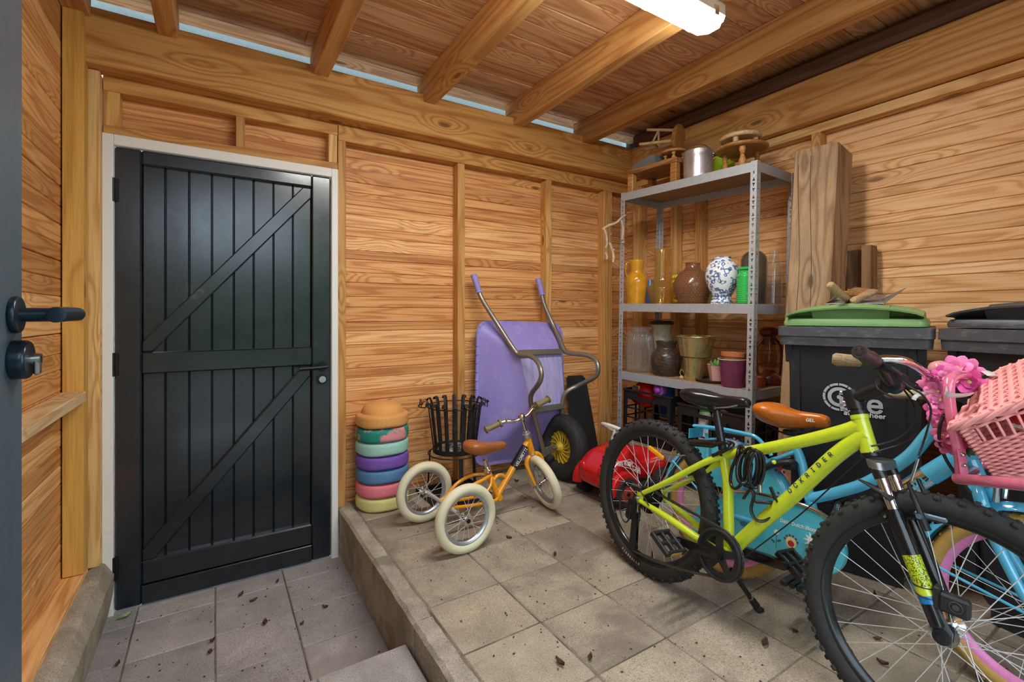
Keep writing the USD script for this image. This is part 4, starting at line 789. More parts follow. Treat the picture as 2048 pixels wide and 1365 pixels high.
single('plastic_stand', 'lime green plastic stand behind the round stools on the top shelf', 'stand', [extr(pol, .012, o - FW * .022, RT, UP), extr(pol, .012, o + FW * .02, RT, UP), cbox(o + UP * .152, (.08, .06, .012), np.array([RT, FW, UP]), .003)], LIME, 30, o=o)
o, s = spot(1483, .16, 0); bs = thing('round_stool', 'large brown round stool with three turned legs on the top shelf', 'stool', o)
h0 = .120; part(bs, 'seat', lathe([(0, h0), (.125, h0), (.133, h0 + .006), (.134, h0 + .014), (.126, h0 + .020), (0, h0 + .0205)], 56, o), ST_M, 35)
for k in range(3): a = 3.75 + k * 2 * math.pi / 3; part(bs, 'leg', turned_leg(o + V(math.cos(a), math.sin(a), 0) * .092, h0 + .0005, .0165), ST_M, 40)
o2 = o + UP * (h0 + .0212) - RT * .006; ws = thing('wooden_stool', 'pale round stool with stub legs stacked on the large brown stool', 'stool', o2)
part(ws, 'seat', lathe([(0, .036), (.098, .036), (.104, .041), (.104, .054), (.098, .059), (0, .060)], 52, o2), PALE, 35)
for k in range(4): a = 3.4 + k * math.pi / 2; part(ws, 'leg', cyl(o2 + V(math.cos(a), math.sin(a), 0) * .075, o2 + V(math.cos(a), math.sin(a), 0) * .075 + UP * .0365, .0145, 18), PALE)
# ---- driftwood mobile hung on the left front post
DRIFT = plain('driftwood', (.52, .43, .31), .75, var=.25, nscale=30); o = SH(SW + .01, -.050, 1.66); mo = thing('driftwood_mobile', 'driftwood mobile with shells hanging on the left front post of the shelf', 'mobile', o)
def mp(px, py, d=0): return atR(px, py, o - SEX * d)
part(mo, 'stick', tube(spline([mp(1205, 459), mp(1216, 452), mp(1232, 446), mp(1243, 436), mp(1252, 430)], 4), [.006, .008, .008, .008, .008, .009, .008, .008, .008, .008, .008, .007, .007, .006, .006, .005, .003], 8), DRIFT)
CORD = plain('thin_cord', (.45, .40, .33), .8)
for P, rr in (([(1208, 458), (1212, 468), (1214, 486), (1211, 497)], .007), ([(1219, 486), (1223, 496), (1227, 512), (1226, 525)], .008), ([(1243, 441), (1246, 460), (1244, 480)], .007), ([(1211, 505), (1214, 514), (1213, 519)], .007)): part(mo, 'driftwood_piece', tube(spline([mp(*p, .01) for p in P], 4), rr, 7), DRIFT)
for a, b in (((1210, 457), (1211, 505)), ((1218, 451), (1219, 488)), ((1247, 434), (1245, 482))): part(mo, 'cord', tube([mp(*a, .005), mp(*b, .006)], .0008, 5), CORD)
part(mo, 'bead', ball(mp(1222, 469, .006), .006, 2), plain('orange_bead', (.75, .22, .05), .4)); part(mo, 'shell', ball(mp(1246, 485, .012), .012, 2, (1, .6, .5)), plain('shell', (.60, .50, .42), .5)); part(mo, 'shell', ball(mp(1228, 500, .012), .007, 2, (1, .6, 1)), plain('shell_pink', (.55, .40, .35), .5))
# ---- crates on the bottom shelf
CRATE = plain('black_crate_plastic', (.014, .014, .015), .42)
def crate(label, a0, a1, b0, b1, h, z):
    o = SH((a0 + a1) / 2, (b0 + b1) / 2, z); t = thing('crate', label, 'crate', o, group=None); P = lambda a, b, zz: SH(a, b, z + zz)
    part(t, 'bottom', cbox(SH((a0 + a1) / 2, (b0 + b1) / 2, z + .006), (b1 - b0, a1 - a0, .010), SAX, .002), CRATE, False)
    for (A, B) in (((a0, b0), (a1, b0)), ((a1, b0), (a1, b1)), ((a1, b1), (a0, b1)), ((a0, b1), (a0, b0))):
        L = math.hypot(A[0] - B[0], A[1] - B[1]); pl = sg.box(0, 0, L, h)
        nb = max(2, int(L / .10))
        for i in range(nb):
            for j in range(4):
                x0 = .022 + i * (L - .044) / nb; pl = pl.difference(sg.box(x0 + .006, .03 + j * (h - .085) / 4, x0 + (L - .044) / nb - .006, .03 + (j + 1) * (h - .085) / 4 - .008))
        pl = pl.difference(sg.box(L * .33, h - .038, L * .67, h - .012).buffer(.004))
        p0, p1 = P(*A, 0), P(*B, 0); part(t, 'side', extr(pl, .006, p0, unit(p1 - p0), SEZ, np.cross(unit(p1 - p0), SEZ)), CRATE, False)
    part(t, 'rim', [bar(P(*A, h - .006), P(*B, h - .006), .016, .012, SEZ, .002) for A, B in (((a0, b0), (a1, b0)), ((a1, b0), (a1, b1)), ((a1, b1), (a0, b1)), ((a0, b1), (a0, b0)))], CRATE, False)
    return t
zc = LV[3] - .0015
crate('black plastic crate holding a red toy on the bottom shelf', .50, .865, .035, .37, .325, zc); crate('black plastic crate of odds and ends behind the bicycles', .05, .455, .035, .37, .30, zc)
RED = plain('red_plastic', (.58, .010, .012), .22, coat_weight=.4, bump=.03); tz = zc + .285
o = SH(.755, .12, tz); rt = thing('toy_car', 'shiny red plastic toy car sticking out of the left crate', 'toy car', o)
part(rt, 'body', loft([[o + SEY * (x) + SEX * (y * .055) + SEZ * (zz * h) for y, zz in ((-1, -.6), (-1, .3), (-.7, .9), (0, 1.1), (.7, .9), (1, .3), (1, -.6), (0, -.8))] for x, h in ((-.085, .02), (-.07, .075), (-.02, .10), (.04, .085), (.075, .05), (.085, .02))]), RED, 50)
part(rt, 'window', cbox(o + SEY * .035 - SEX * .052 + SEZ * .055, (.012, .06, .024), SAX, .004), plain('toy_yellow', (.75, .5, .02), .3)); part(rt, 'window_glass', cbox(o + SEY * .035 - SEX * .0585 + SEZ * .055, (.003, .044, .014), SAX, .001), plain('toy_blue', (.05, .12, .22), .2))
part(rt, 'base', cbox(o - SEZ * .02, (.10, .15, .06), SAX, .01), BLACK_METAL)
o = SH(.605, .075, zc + .325 + .028); pb2 = thing('light_up_ball', 'translucent violet toy ball on the edge of the left crate', 'ball', o)
part(pb2, 'shell', ball(o, .045, 3), plain('violet_plastic', (.33, .10, .46), .15, coat_weight=.6, var=.3, nscale=30), 60); part(pb2, 'centre', ball(o - SEX * .030 - FW * .010, .022, 2), plain('violet_core', (.42, .06, .55), .3)); part(pb2, 'collar', tube(ring_pts(o - SEX * .028 - FW * .008, SEY * .032, SEZ * .032, 32), .003, 8, True), plain('violet_ring', (.5, .25, .6), .2))
o = SH(.66, .25, tz + .02); single('plastic_tub', 'blue plastic tub in the back of the left crate', 'tub', vessel(curve2([(.07, -.15), (.08, -.05), (.085, .11)], 3), .004, 36, o), plain('blue_plastic', (.01, .09, .30), .3), 40, o=o)
single('wooden_stick', 'short pale stick leaning in the left crate', 'stick', tube([SH(.56, .20, zc + .02), SH(.535, .13, zc + .39)], .011, 12), PALE, 40, o=tuple(SH(.55, .17, zc)))
o = SH(.31, .090, zc + .02); gb = thing('bottle', 'white bottle with a bright green cap in the right crate', 'bottle', o); part(gb, 'body', lathe([(0, 0)] + curve2([(.034, 0), (.035, .02), (.035, .22), (.026, .25)], 4) + [(0, .25)], 30, o), plain('white_plastic', (.72, .72, .68), .35)); part(gb, 'cap', lathe([(0, .25), (.028, .25), (.029, .27), (.028, .30), (0, .302)], 30, o), plain('green_cap', (.03, .45, .03), .35))
o = SH(.225, .10, zc + .015); single('ball', 'cream and orange ball lying in the right crate', 'ball', ball(o + SEZ * .24, .045, 2), two_tone('ball_orange_cream', (.70, .60, .45), (.62, .20, .06), 12, .48, .52, .5), 60, o=o)
single('storage_box', 'grey lidded box filling the right crate', 'box', [cbox(SH(.19, .235, zc + .14), (.22, .20, .24), SAX, .006), cbox(SH(.19, .235, zc + .27), (.23, .21, .02), SAX, .005)], plain('grey_box', (.045, .047, .05), .5), False, o=tuple(SH(.19, .23, zc)))
# ---- red ride-on car in front of the shelf
BO = V(1.99, 1.945, 0); bb = thing('ride_on_car', 'red plastic ride-on toy car parked in front of the shelf', 'ride-on car', BO)
secs = []
for x, hw, z0, z1, sh_ in ((1.722, .05, .12, .175, .5), (1.735, .105, .095, .195, .6), (1.775, .135, .085, .225, .6), (1.83, .138, .085, .262, .55), (1.90, .115, .085, .285, .5), (1.965, .085, .085, .305, .55), (1.995, .080, .085, .245, .6), (2.06, .085, .085, .205, .6), (2.13, .12, .085, .225, .6), (2.165, .14, .085, .235, .6), (2.203, .12, .095, .215, .6), (2.217, .06, .12, .17, .6)):
    R_ = []
    for a in np.linspace(0, 2 * math.pi, 28, endpoint=False): c_, s_ = math.cos(a), math.sin(a); R_.append((x, BO[1] + hw * np.sign(c_) * abs(c_) ** sh_, (z0 + z1) / 2 + (z1 - z0) / 2 * np.sign(s_) * abs(s_) ** sh_))
    secs.append(R_)
SS = np.array(secs); part(bb, 'body', loft(np.stack([spline(SS[:, j], 3) for j in range(28)], 1)), RED, 60)
for sy in (-1, 1):
    part(bb, 'fender', loft([[(1.835 + math.cos(a) * rr, BO[1] + sy * yy, .085 + math.sin(a) * rr) for a in np.linspace(-.1, math.pi + .1, 14)] + [(1.835 + math.cos(a) * rr * .8, BO[1] + sy * yy, .085 + math.sin(a) * rr * .8) for a in np.linspace(math.pi + .1, -.1, 14)] for yy, rr in ((.10, .085), (.13, .105), (.155, .105), (.165, .095))]), RED, 50)
    part(bb, 'headlight', ball((1.738, BO[1] + sy * .075, .185), .026, 2, (.7, 1, 1)), RED)
    for x, rr in ((1.835, .080), (2.135, .080)):
        c = V(x, BO[1] + sy * .150, rr); wn = V(0, sy, 0); AX = np.array([V(1, 0, 0), V(0, 0, 1), wn]); ty_ = part(bb, 'wheel', lathe([(.040, -.025)] + curve2([(.060, -.026), (rr - .006, -.024), (rr, -.012), (rr, .012), (rr - .006, .024), (.060, .026)], 3) + [(.050, .020), (.040, .018), (.040, -.025)], 40, c, AX), RUBBER, 40)
        part(ty_, 'hubcap', lathe([(0, .026), (.020, .026), (.030, .022), (.044, .021), (.046, .012), (0, .012)], 32, c, AX), plain('hubcap_red_%d_%d' % (x * 100, sy + 1), (.50, .045, .03), .4) if sy < 0 else plain('hubcap_grey_%d' % (x * 100), (.45, .43, .40), .5), 30); part(ty_, 'axle_cap', lathe([(0, .032), (.010, .032), (.012, .026), (0, .025)], 20, c, AX), BLACK_METAL)
        part(ty_, 'tread', [bar(c + V(math.cos(a) * rr, -.02, math.sin(a) * rr), c + V(math.cos(a) * rr, .02, math.sin(a) * rr), .006, .003, (math.cos(a), 0, math.sin(a)), .001) for a in np.linspace(0, 2 * math.pi, 30, endpoint=False)], RUBBER, False, kind='stuff')
WHITEP = plain('white_plastic_wheel', (.66, .66, .64), .35)
sc = V(1.925, BO[1], .372); sd_ = unit(V(.5, 0, 1)); s1, s2, _ = frame(sd_); sw = part(bb, 'steering_wheel', [tube(ring_pts(sc, s1 * .085, s2 * .085, 44), .0105, 12, True)] + [tube([sc, sc + (s1 * math.cos(a) + s2 * math.sin(a)) * .083], .010, 8, flat=(1, .5)) for a in (.3, 2.4, 4.5)], WHITEP); part(bb, 'steering_column', cyl(sc - sd_ * .10, sc + sd_ * .008, .016, 16), WHITEP)
DECAL = plain('decal_white', (.85, .85, .85), .4)
dc_ = V(1.87, BO[1] - .128, .205); dx, dz = unit(V(.97, .10, -.22)), unit(V(.22, .35, .97))
nrm = np.cross(dx, dz); part(bb, 'decal_outline', [bar(dc_ + dx * a[0] + dz * a[1] + nrm * .012, dc_ + dx * b[0] + dz * b[1] + nrm * .012, .003, .002, nrm, .0005) for a, b in (((-.11, .018), (-.02, .030)), ((-.02, .030), (.02, .038)), ((.02, .038), (.10, -.005)), ((.10, -.005), (.10, -.035)), ((.10, -.035), (.0, -.005)), ((.0, -.005), (-.11, .006)), ((-.11, .006), (-.11, .018)))], DECAL, False)
part(bb, 'lettering', [place_text('BIG', .016, dc_ + dx * -.065 + dz * .014 + nrm * .012, dx, dz, .001, True), place_text('BOBBY', .024, dc_ + dx * .005 + dz * .016 + nrm * .012, unit(dx - dz * .1), dz, .001, True, width=.075), place_text('CAR', .022, dc_ + dx * .066 + dz * -.010 + nrm * .012, unit(dx - dz * .25), dz, .001, True)], DECAL, False)
# ================================================================ bicycles
class Side:
    """a leaning bicycle plane: rear contact point, heading, lean; P() picks points of it at an offset towards the right-hand side"""
    def __init__(s, c, yaw, lean): s.c = V(*c, 0); s.u, s.w, s.n = axes(yaw, lean)
    def P(s, px, py, o=0.): return atP(px, py, s.c + s.n * o, s.n)
    def L(s, a, h, o=0.): return s.c + s.u * a + s.w * h + s.n * o
LIMEP = plain('lime_paint', (.55, .655, .025), .24, coat_weight=.7, coat_roughness=.08, bump=.02, var=.03); BLK = plain('satin_black', (.011, .012, .013), .32); BLKP = plain('black_plastic', (.014, .014, .015), .5)
NAVY = plain('navy_print', (.01, .05, .10), .5); RIM_B = plain('black_rim', (.016, .018, .020), .22, .3); CHAINM = plain('chain_steel', (.12, .115, .10), .38, .9); BLACK_SEAT = plain('black_saddle_vinyl', (.010, .010, .011), .28, bump=.2)
TYRE_M = worn('knobbly_tyre', (.018, .018, .017), (.085, .075, .06), .72, 30., .55, .8, .55)
M = Side((1.437, 1.298), -1.62, .12)
mtb = thing('mountain_bike', 'lime green mountain bike with knobbly tyres standing in front', 'bicycle', M.c)
R_, TR_ = .299, .026
rc = M.L(0, R_); fc0 = M.P(1896, 1246); fd = (fc0 - M.c) @ M.u; fc = M.L(fd, R_)
FY = axes(-1.62 + .15, .12)
for c, (u, w, n) in ((rc, (M.u, M.w, M.n)), (fc, FY)):
    ty, rm = wheel(mtb, c, u, w, n, R_, TR_, RIM_B, TYRE_M, CHROME, 32, 1.0, .040, .018, .014, .0011, cross=.42, N=96)
    kn = []
    for k in range(84):
        a = 2 * math.pi * k / 84; e = u * math.cos(a) + w * math.sin(a); tdir = -u * math.sin(a) + w * math.cos(a)
        for o, rr, sz, tilt in (((-.0075, R_ - .0002, (.011, .011, .009), 0), (.0075, R_ - .0002, (.011, .011, .009), 0)) if k % 2 else ((-.0205, R_ - .0075, (.011, .013, .010), .75), (.0205, R_ - .0075, (.011, .013, .010), -.75), (0, R_ + .0002, (.011, .007, .006), 0))):
            ee = e * math.cos(tilt) - n * math.sin(tilt); nn = n * math.cos(tilt) + e * math.sin(tilt); kn.append(cbox(c + e * rr + n * o, sz, np.array([nn, tdir, ee]), .0022))
    part(ty, 'tread', kn, TYRE_M, False, kind='stuff')
    part(rm, 'valve', [tube([c - w * (R_ - 2 * TR_ - .014) + u * .03, c - w * (R_ - 2 * TR_ - .05) + u * .028], .003, 8)], BLKP)
    if c is rc: rear_ty, rear_rm = ty, rm
    else: front_ty, front_rm = ty, rm
part(rear_rm, 'reflector', cbox(M.P(1312, 906, .012), (.018, .085, .012), np.array([M.w * .95 + M.u * .3, M.u * .95 - M.w * .3, M.n]), .004), plain('amber_reflector', (.85, .36, .01), .15, coat_weight=.5), False)
ar = np.linspace(-2.05, -1.55, 12); SWL = 'SIDEWALLS'
for i, ch_ in enumerate(SWL):
    a = -1.98 + .045 * i; e = M.u * math.cos(a) + M.w * math.sin(a); td = -M.u * math.sin(a) + M.w * math.cos(a)
    part(rear_ty, 'lettering', place_text(ch_, .0085, rc + e * (R_ - .034) + M.n * .0252, td, -e, .001, True), plain('tan_print', (.55, .45, .30), .6) if i == 0 else '/World/Looks/tan_print', False)
P = M.P
BBp = P(1458, 1106); hb, ht = P(1740, 905), P(1718, 831); hd_ = unit(ht - hb); sct, stop = P(1447, 910), P(1432, 816)
tubes = [tube([hb, ht], .0200, 20), tube([hb - hd_ * .002, hb + hd_ * .01], .0215, 20), tube([ht - hd_ * .01, ht + hd_ * .002], .0215, 20),
         tube(spline([sct - hd_ * .0, P(1490, 905), P(1600, 884), P(1690, 862), P(1722, 850)], 4), [.0178] * 5 + list(np.linspace(.0178, .0195, 12)), 18),
         tube(spline([BBp, P(1520, 1048), P(1590, 988), P(1669, 914), P(1722, 876), P(1735, 868)], 4), [.0215] * 21, 20), tube([BBp, P(1456, 965), sct + (sct - BBp) * .01], .0175, 18), cyl(BBp - M.n * .036, BBp + M.n * .036, .021, 20), tube([P(1448, 920), P(1445, 902)], .0185, 18)]
dro = M.L(0, R_, .066); drl = M.L(0, R_, -.066)
for s, d in ((1, dro), (-1, drl)):
    tubes.append(tube(spline([sct + M.n * s * .012 - (sct - BBp) * .02, sct + (d - sct) * .16 + M.n * s * .022, sct + (d - sct) * .6 + M.n * s * .018, d + M.w * .012], 5), [.0112] * 8 + list(np.linspace(.0112, .009, 8)), 12))
    tubes.append(tube(spline([BBp + M.n * s * .022 - M.w * .004, BBp + (d - BBp) * .22 + M.n * s * .012 - M.w * .012, BBp + (d - BBp) * .65 + M.n * s * .006 - M.w * .006, d - M.w * .010], 5), [.0148] * 6 + list(np.linspace(.0148, .009, 10)), 12))
    tubes.append(cbox(d + M.u * .004, (.006, .034, .042), np.array([M.n, M.u, M.w]), .002))
frm = part(mtb, 'frame', tubes, LIMEP, 50)
part(mtb, 'gusset', [hull([P(1443, 930, o) for o in (-.006, .006)] + [P(1410, 950, o) for o in (-.006, .006)] + [P(1408, 943, o) for o in (-.006, .006)] + [P(1436, 918, o) for o in (-.006, .006)])], LIMEP, False)
for q in ((1504, 914), (1668, 876), (1548, 925)): part(mtb, 'cable_guide', ball(P(*q, .004), .007, 1), LIMEP)
d0, d1_ = P(1574, 1001), P(1676, 914); dt = unit(d1_ - d0); wv = np.cross(M.n, dt)
for i, ch_ in enumerate('OCKRIDER'):
    q = P(1588 + (1669 - 1588) * i / 7, 981 - (981 - 909) * i / 7); part(frm, 'lettering', place_text(ch_, .0125, q + M.n * .0222, dt, wv, .001, True), NAVY, False)
part(mtb, 'seat_post', tube([stop, sct + (stop - sct) * .02], .0138, 18), BLK); part(mtb, 'seat_clamp', [tube([sct + (stop - sct) * .06, sct - (stop - sct) * .03], .0195, 20), cyl(P(1440, 903, .028), P(1440, 903, -.02), .005, 10)], BLK)
sd, ss, su, sdd = saddle(mtb, P(1371, 791), P(1500, 805), .068, .026, .052, BLACK_SEAT, M.w)
part(mtb, 'saddle_rail', [tube(spline([P(1395, 806, o), P(1418, 815, o), P(1450, 815, o), P(1475, 811, o)], 4), .0032, 8) for o in (-.018, .018)], STEEL)
part(mtb, 'seat_post_head', [cbox(P(1431, 815), (.05, .035, .022), np.array([M.n, M.u, M.w]), .005)], BLK)
# fork
fu_, fw2, fn_ = FY
fcr = hb - hd_ * .022; part(mtb, 'headset', [tube([hb - hd_ * .001, hb - hd_ * .010], .0225, 20), tube([ht + hd_ * .001, ht + hd_ * .012], .0215, 20)], BLK)
part(mtb, 'fork_crown', [hull(np.vstack([ring_pts(fcr + fn_ * o + hd_ * z + fu_ * q, fu_ * .0185, fn_ * .0165, 14) for o, q in ((-.050, .020), (.050, .020), (0, .004)) for z in (-.012, .006)]))], plain('grey_alloy', (.25, .25, .24), .35, .8), 40)
for s in (1, -1):
    tp_ = fcr + fn_ * s * .050 + fu_ * .020; bt_ = fc + fn_ * s * .052 + fw2 * .012 - fu_ * .005; md = tp_ + (bt_ - tp_) * .30
    part(mtb, 'stanchion', tube([tp_, md + (bt_ - tp_) * .05], .0128, 18), CHROME); part(mtb, 'fork_boot', tube([tp_ - hd_ * .012, tp_ + (bt_ - tp_) * .10], .0150, 18), BLK)
    lw = part(mtb, 'fork_leg', tube([md, md + (bt_ - tp_) * .03, md + (bt_ - tp_) * .4, bt_ - (bt_ - tp_) * .02, bt_], [.0165, .0185, .0180, .0165, .011], 20), BLK_G := BLACK_GLOSS, 40)
    part(lw, 'drop_out', hull([fc + fn_ * s * .054 + fu_ * a + fw2 * b + fn_ * s * c_ for c_ in (0, .006) for a, b in ((-.028, .07), (-.016, .075), (.018, .012), (.016, -.016), (-.006, -.016), (-.02, .01))]), plain('grey_drop_out', (.10, .115, .125), .4, .3) if s == 1 else '/World/Looks/grey_drop_out', False)
    part(lw, 'axle_nut', [lathe([(0, 0), (.017, 0), (.016, .005), (.008, .006), (.008, .012), (0, .012)], 24, fc + fn_ * s * .061, np.array([fu_, fw2 * s, fn_ * s]))], BLK)
    if s == 1:
        SPK = two_tone('lime_speckled_decal', (.50, .60, .01), (.02, .025, .015), 320, .50, .54, .25); dirl = unit(bt_ - md)
        q = lambda t: md + (bt_ - md) * t
        part(lw, 'speckled_decal', tube([q(.40), q(.66)], [.0183, .0181], 20, cap=False), SPK); part(lw, 'lime_decal', tube([q(.66), q(.735)], [.0182, .0180], 20, cap=False), LIMEP); part(lw, 'blue_decal', tube([q(.735), q(.80)], [.01795, .0178], 20, cap=False), plain('blue_decal', (.01, .20, .55), .3))
        bq = q(.70) - fn_ * .0 ; ex_ = unit(fu_ * .98 + fw2 * -.05); bc = q(.72) + ex_ * .050 + fn_ * .004
        bx_ = part(mtb, 'fork_light', [cbox(bc, (.052, .040, .030), np.array([ex_, fw2, fn_]), .005), cbox(q(.71) + ex_ * .021, (.012, .050, .034), np.array([ex_, fw2, fn_]), .003)], BLKP, False); part(bx_, 'ring', [tube(ring_pts(bc + fn_ * .016 + ex_ * .004, ex_ * .011, fw2 * .011, 24), .0012, 6, True), cyl(bc + fn_ * .015 + ex_ * .004, bc + fn_ * .0172 + ex_ * .004, .006, 16)], plain('dark_grey_plastic', (.05, .05, .055), .4))
        for t_ in (.655, .74): part(bx_, 'strap', tube(ring_pts(q(t_), fu_ * .0195, fn_ * .0195, 24), .0014, 6, True), BLKP)
part(mtb, 'fork_brace', [tube(spline([fcr + fn_ * s * .05 - hd_ * .13 for s in (1,)] + [fcr - hd_ * .10 + fu_ * .03 + fn_ * .035, fcr - hd_ * .09 + fu_ * .035, fcr - hd_ * .10 + fu_ * .03 - fn_ * .035, fcr - fn_ * .05 - hd_ * .13], 5), .011, 10, flat=(1, .7))], BLACK_GLOSS)
gm = [P(1716, 959, .03), P(1735, 968, .045), P(1765, 985, .058), P(1785, 1000, .058)]; part(mtb, 'mudguard_stub', tube(gm, [.004, .0075, .010, .012], 10, flat=(1, .5)), BLKP)
for s in (1, -1):
    b0 = fc + fw2 * (R_ - .080) - fu_ * .030 + fn_ * s * .050; b1 = fc + fw2 * (R_ + .018) + fn_ * s * .045 - fu_ * .070
    br = part(mtb, 'brake_arm', [tube([b0, b0 * .6 + b1 * .4 + fn_ * s * .006, b1], [.0085, .0075, .005], 10, flat=(1, .8))], BLK); part(br, 'brake_pad', [bar(fc + fw2 * (R_ - .052) + fn_ * s * .030 - fu_ * .060, fc + fw2 * (R_ - .052) + fn_ * s * .030 + fu_ * .0, .010, .011, fw2, .003), cyl(fc + fw2 * (R_ - .052) + fn_ * s * .03 - fu_ * .045, fc + fw2 * (R_ - .052) + fn_ * s * .062 - fu_ * .045, .006, 12)], BLKP if s < 0 else plain('blue_grey_alloy', (.20, .27, .36), .35, .7), False)
part(mtb, 'brake_noodle', tube(spline([P(1822, 962, .05), P(1830, 938, .05), P(1836, 918, .05)], 5), .0032, 8), STEEL)
# stem, bar, grips, levers
stt = P(1706, 797); part(mtb, 'steerer_spacer', tube([ht + hd_ * .012, stt], .0165, 20), BLK)
barc2 = atT(1785, 770, 1.225); Re, Le = atT(1719, 704, 1.05), atT(1816, 770, 1.40); bdir = unit(Le - Re)
sm = part(mtb, 'stem', [tube([stt - hd_ * .030, stt + hd_ * .022], .0205, 20), tube([stt, barc2], [.0175, .0165], 18), cyl(barc2 - bdir * .024, barc2 + bdir * .024, .0215, 22)], BLK, 40)
part(sm, 'bolt', [cyl(stt + hd_ * .012 - M.u * .02, stt + hd_ * .012 - M.u * .029, .004, 10)], STEEL); part(sm, 'bolt', [cyl(stt - hd_ * .016 - M.u * .02, stt - hd_ * .016 - M.u * .029, .004, 10)], STEEL)
r1, l1 = Re + bdir * .17 + UP * .002, Le - bdir * .17
hbp = spline([Re, Re + bdir * .10, Re + bdir * .155, barc2 - bdir * .07 + UP * .004, barc2 - bdir * .03, barc2, barc2 + bdir * .03, barc2 + bdir * .07, Le - bdir * .155, Le - bdir * .10, Le], 4)
part(mtb, 'handlebar', tube(hbp, .0110, 14), BLK)
MAROON = plain('dark_rubber_grip', (.040, .022, .020), .45, bump=.4)
for a, d in ((Re, bdir), (Le, -bdir)):
    g_ = part(mtb, 'grip', [tube([a - d * .002, a + d * .004, a + d * .010, a + d * .075, a + d * .082], [.0145, .0165, .0158, .0162, .0180], 20), tube([a + d * .086, a + d * .09, a + d * .122, a + d * .128], [.0175, .019, .0185, .015], 20)], MAROON, 40)
    part(g_, 'end_cap', [lathe([(0, -.001), (.004, -.001), (.005, .001), (.0105, .001), (.0150, -.001), (.0165, -.006), (0, -.006)], 24, a - d * .001, np.array([*frame(-d)[:2], -d]))], plain('grey_end_cap', (.07, .075, .08), .5))
    lc = a + d * .150; fwd_ = unit(M.u * .9 - M.w * .42)
    lv_ = part(mtb, 'brake_lever', [cyl(lc - d * .010, lc + d * .010, .0165, 16), cbox(lc + fwd_ * .028, (.03, .045, .018), np.array([d, fwd_, np.cross(d, fwd_)]), .004), tube(spline([lc + fwd_ * .045 + d * .01, lc + fwd_ * .058 - d * .02, lc + fwd_ * .055 - d * .07, lc + fwd_ * .052 - d * .105], 5), .0055, 10, flat=(1, .7))], BLK, 40)
    part(lv_, 'clamp_bolt', cyl(lc - fwd_ * .016, lc - fwd_ * .022, .004, 10), STEEL)
CABLE = plain('black_cable', (.012, .012, .012), .4)
for pts in ([(1770, 735, 1.12), (1790, 752, 1.10), (1815, 772, 1.08), (1841, 787, 1.08), (1856, 805, 1.09), (1862, 824, 1.10), (1856, 855, 1.11), (1846, 888, 1.12), (1837, 912, 1.12)],
            [(1800, 770, 1.30), (1822, 800, 1.27), (1831, 822, 1.24), (1830, 840, 1.22), (1815, 863, 1.2), (1793, 879, 1.19), (1765, 888, 1.19), (1742, 893, 1.2)],
            [(1795, 765, 1.30), (1826, 790, 1.30), (1846, 820, 1.28), (1845, 850, 1.25), (1826, 876, 1.22), (1800, 889, 1.19), (1768, 899, 1.185), (1748, 905, 1.185)],
            [(1757, 755, 1.14), (1752, 772, 1.13), (1765, 785, 1.13), (1790, 796, 1.17), (1808, 797, 1.2)]):
    part(mtb, 'cable', tube(spline([atT(*q) for q in pts], 6), .0024, 8), CABLE)
part(mtb, 'cable', tube(spline([P(1742, 905, .018), P(1690, 948, .021), P(1600, 1030, .022), P(1480, 1122, .02)], 4), .0022, 6), CABLE)
# drive
rg = BBp + M.n * .048; AXM = np.array([M.u, M.w, M.n]); RG = .080
ann = sg.Point(0, 0).buffer(RG, 32).difference(sg.Point(0, 0).buffer(RG * .70, 32)); g5 = sg.Point(0, 0).buffer(.022, 16)
for k in range(5): a = .35 + k * 2 * math.pi / 5; g5 = g5.union(affinity.rotate(sg.Polygon([(0, -.015), (RG * .74, -.010), (RG * .74, .010), (0, .015)]), math.degrees(a), origin=(0, 0)))
cr = part(mtb, 'chainring', [extr(ann.union(g5), .005, rg, M.u, M.w, M.n), tube(ring_pts(rg + M.n * .007, M.u * (RG - .004), M.w * (RG - .004), 64), .0055, 8, True)], BLKP, 30)
tee = [cbox(rg - M.n * .004 + (M.u * math.cos(a) + M.w * math.sin(a)) * (RG - .003), (.006, .003, .006), np.array([M.u * math.cos(a) + M.w * math.sin(a), M.n, -M.u * math.sin(a) + M.w * math.cos(a)]), .001) for a in np.linspace(0, 2 * math.pi, 36, endpoint=False)]; part(cr, 'tooth', tee, CHAINM, False, kind='stuff')
CL_ = .140; ce_r = P(1362, 1084, .078); cd = unit((ce_r - BBp) - M.n * ((ce_r - BBp) @ M.n))
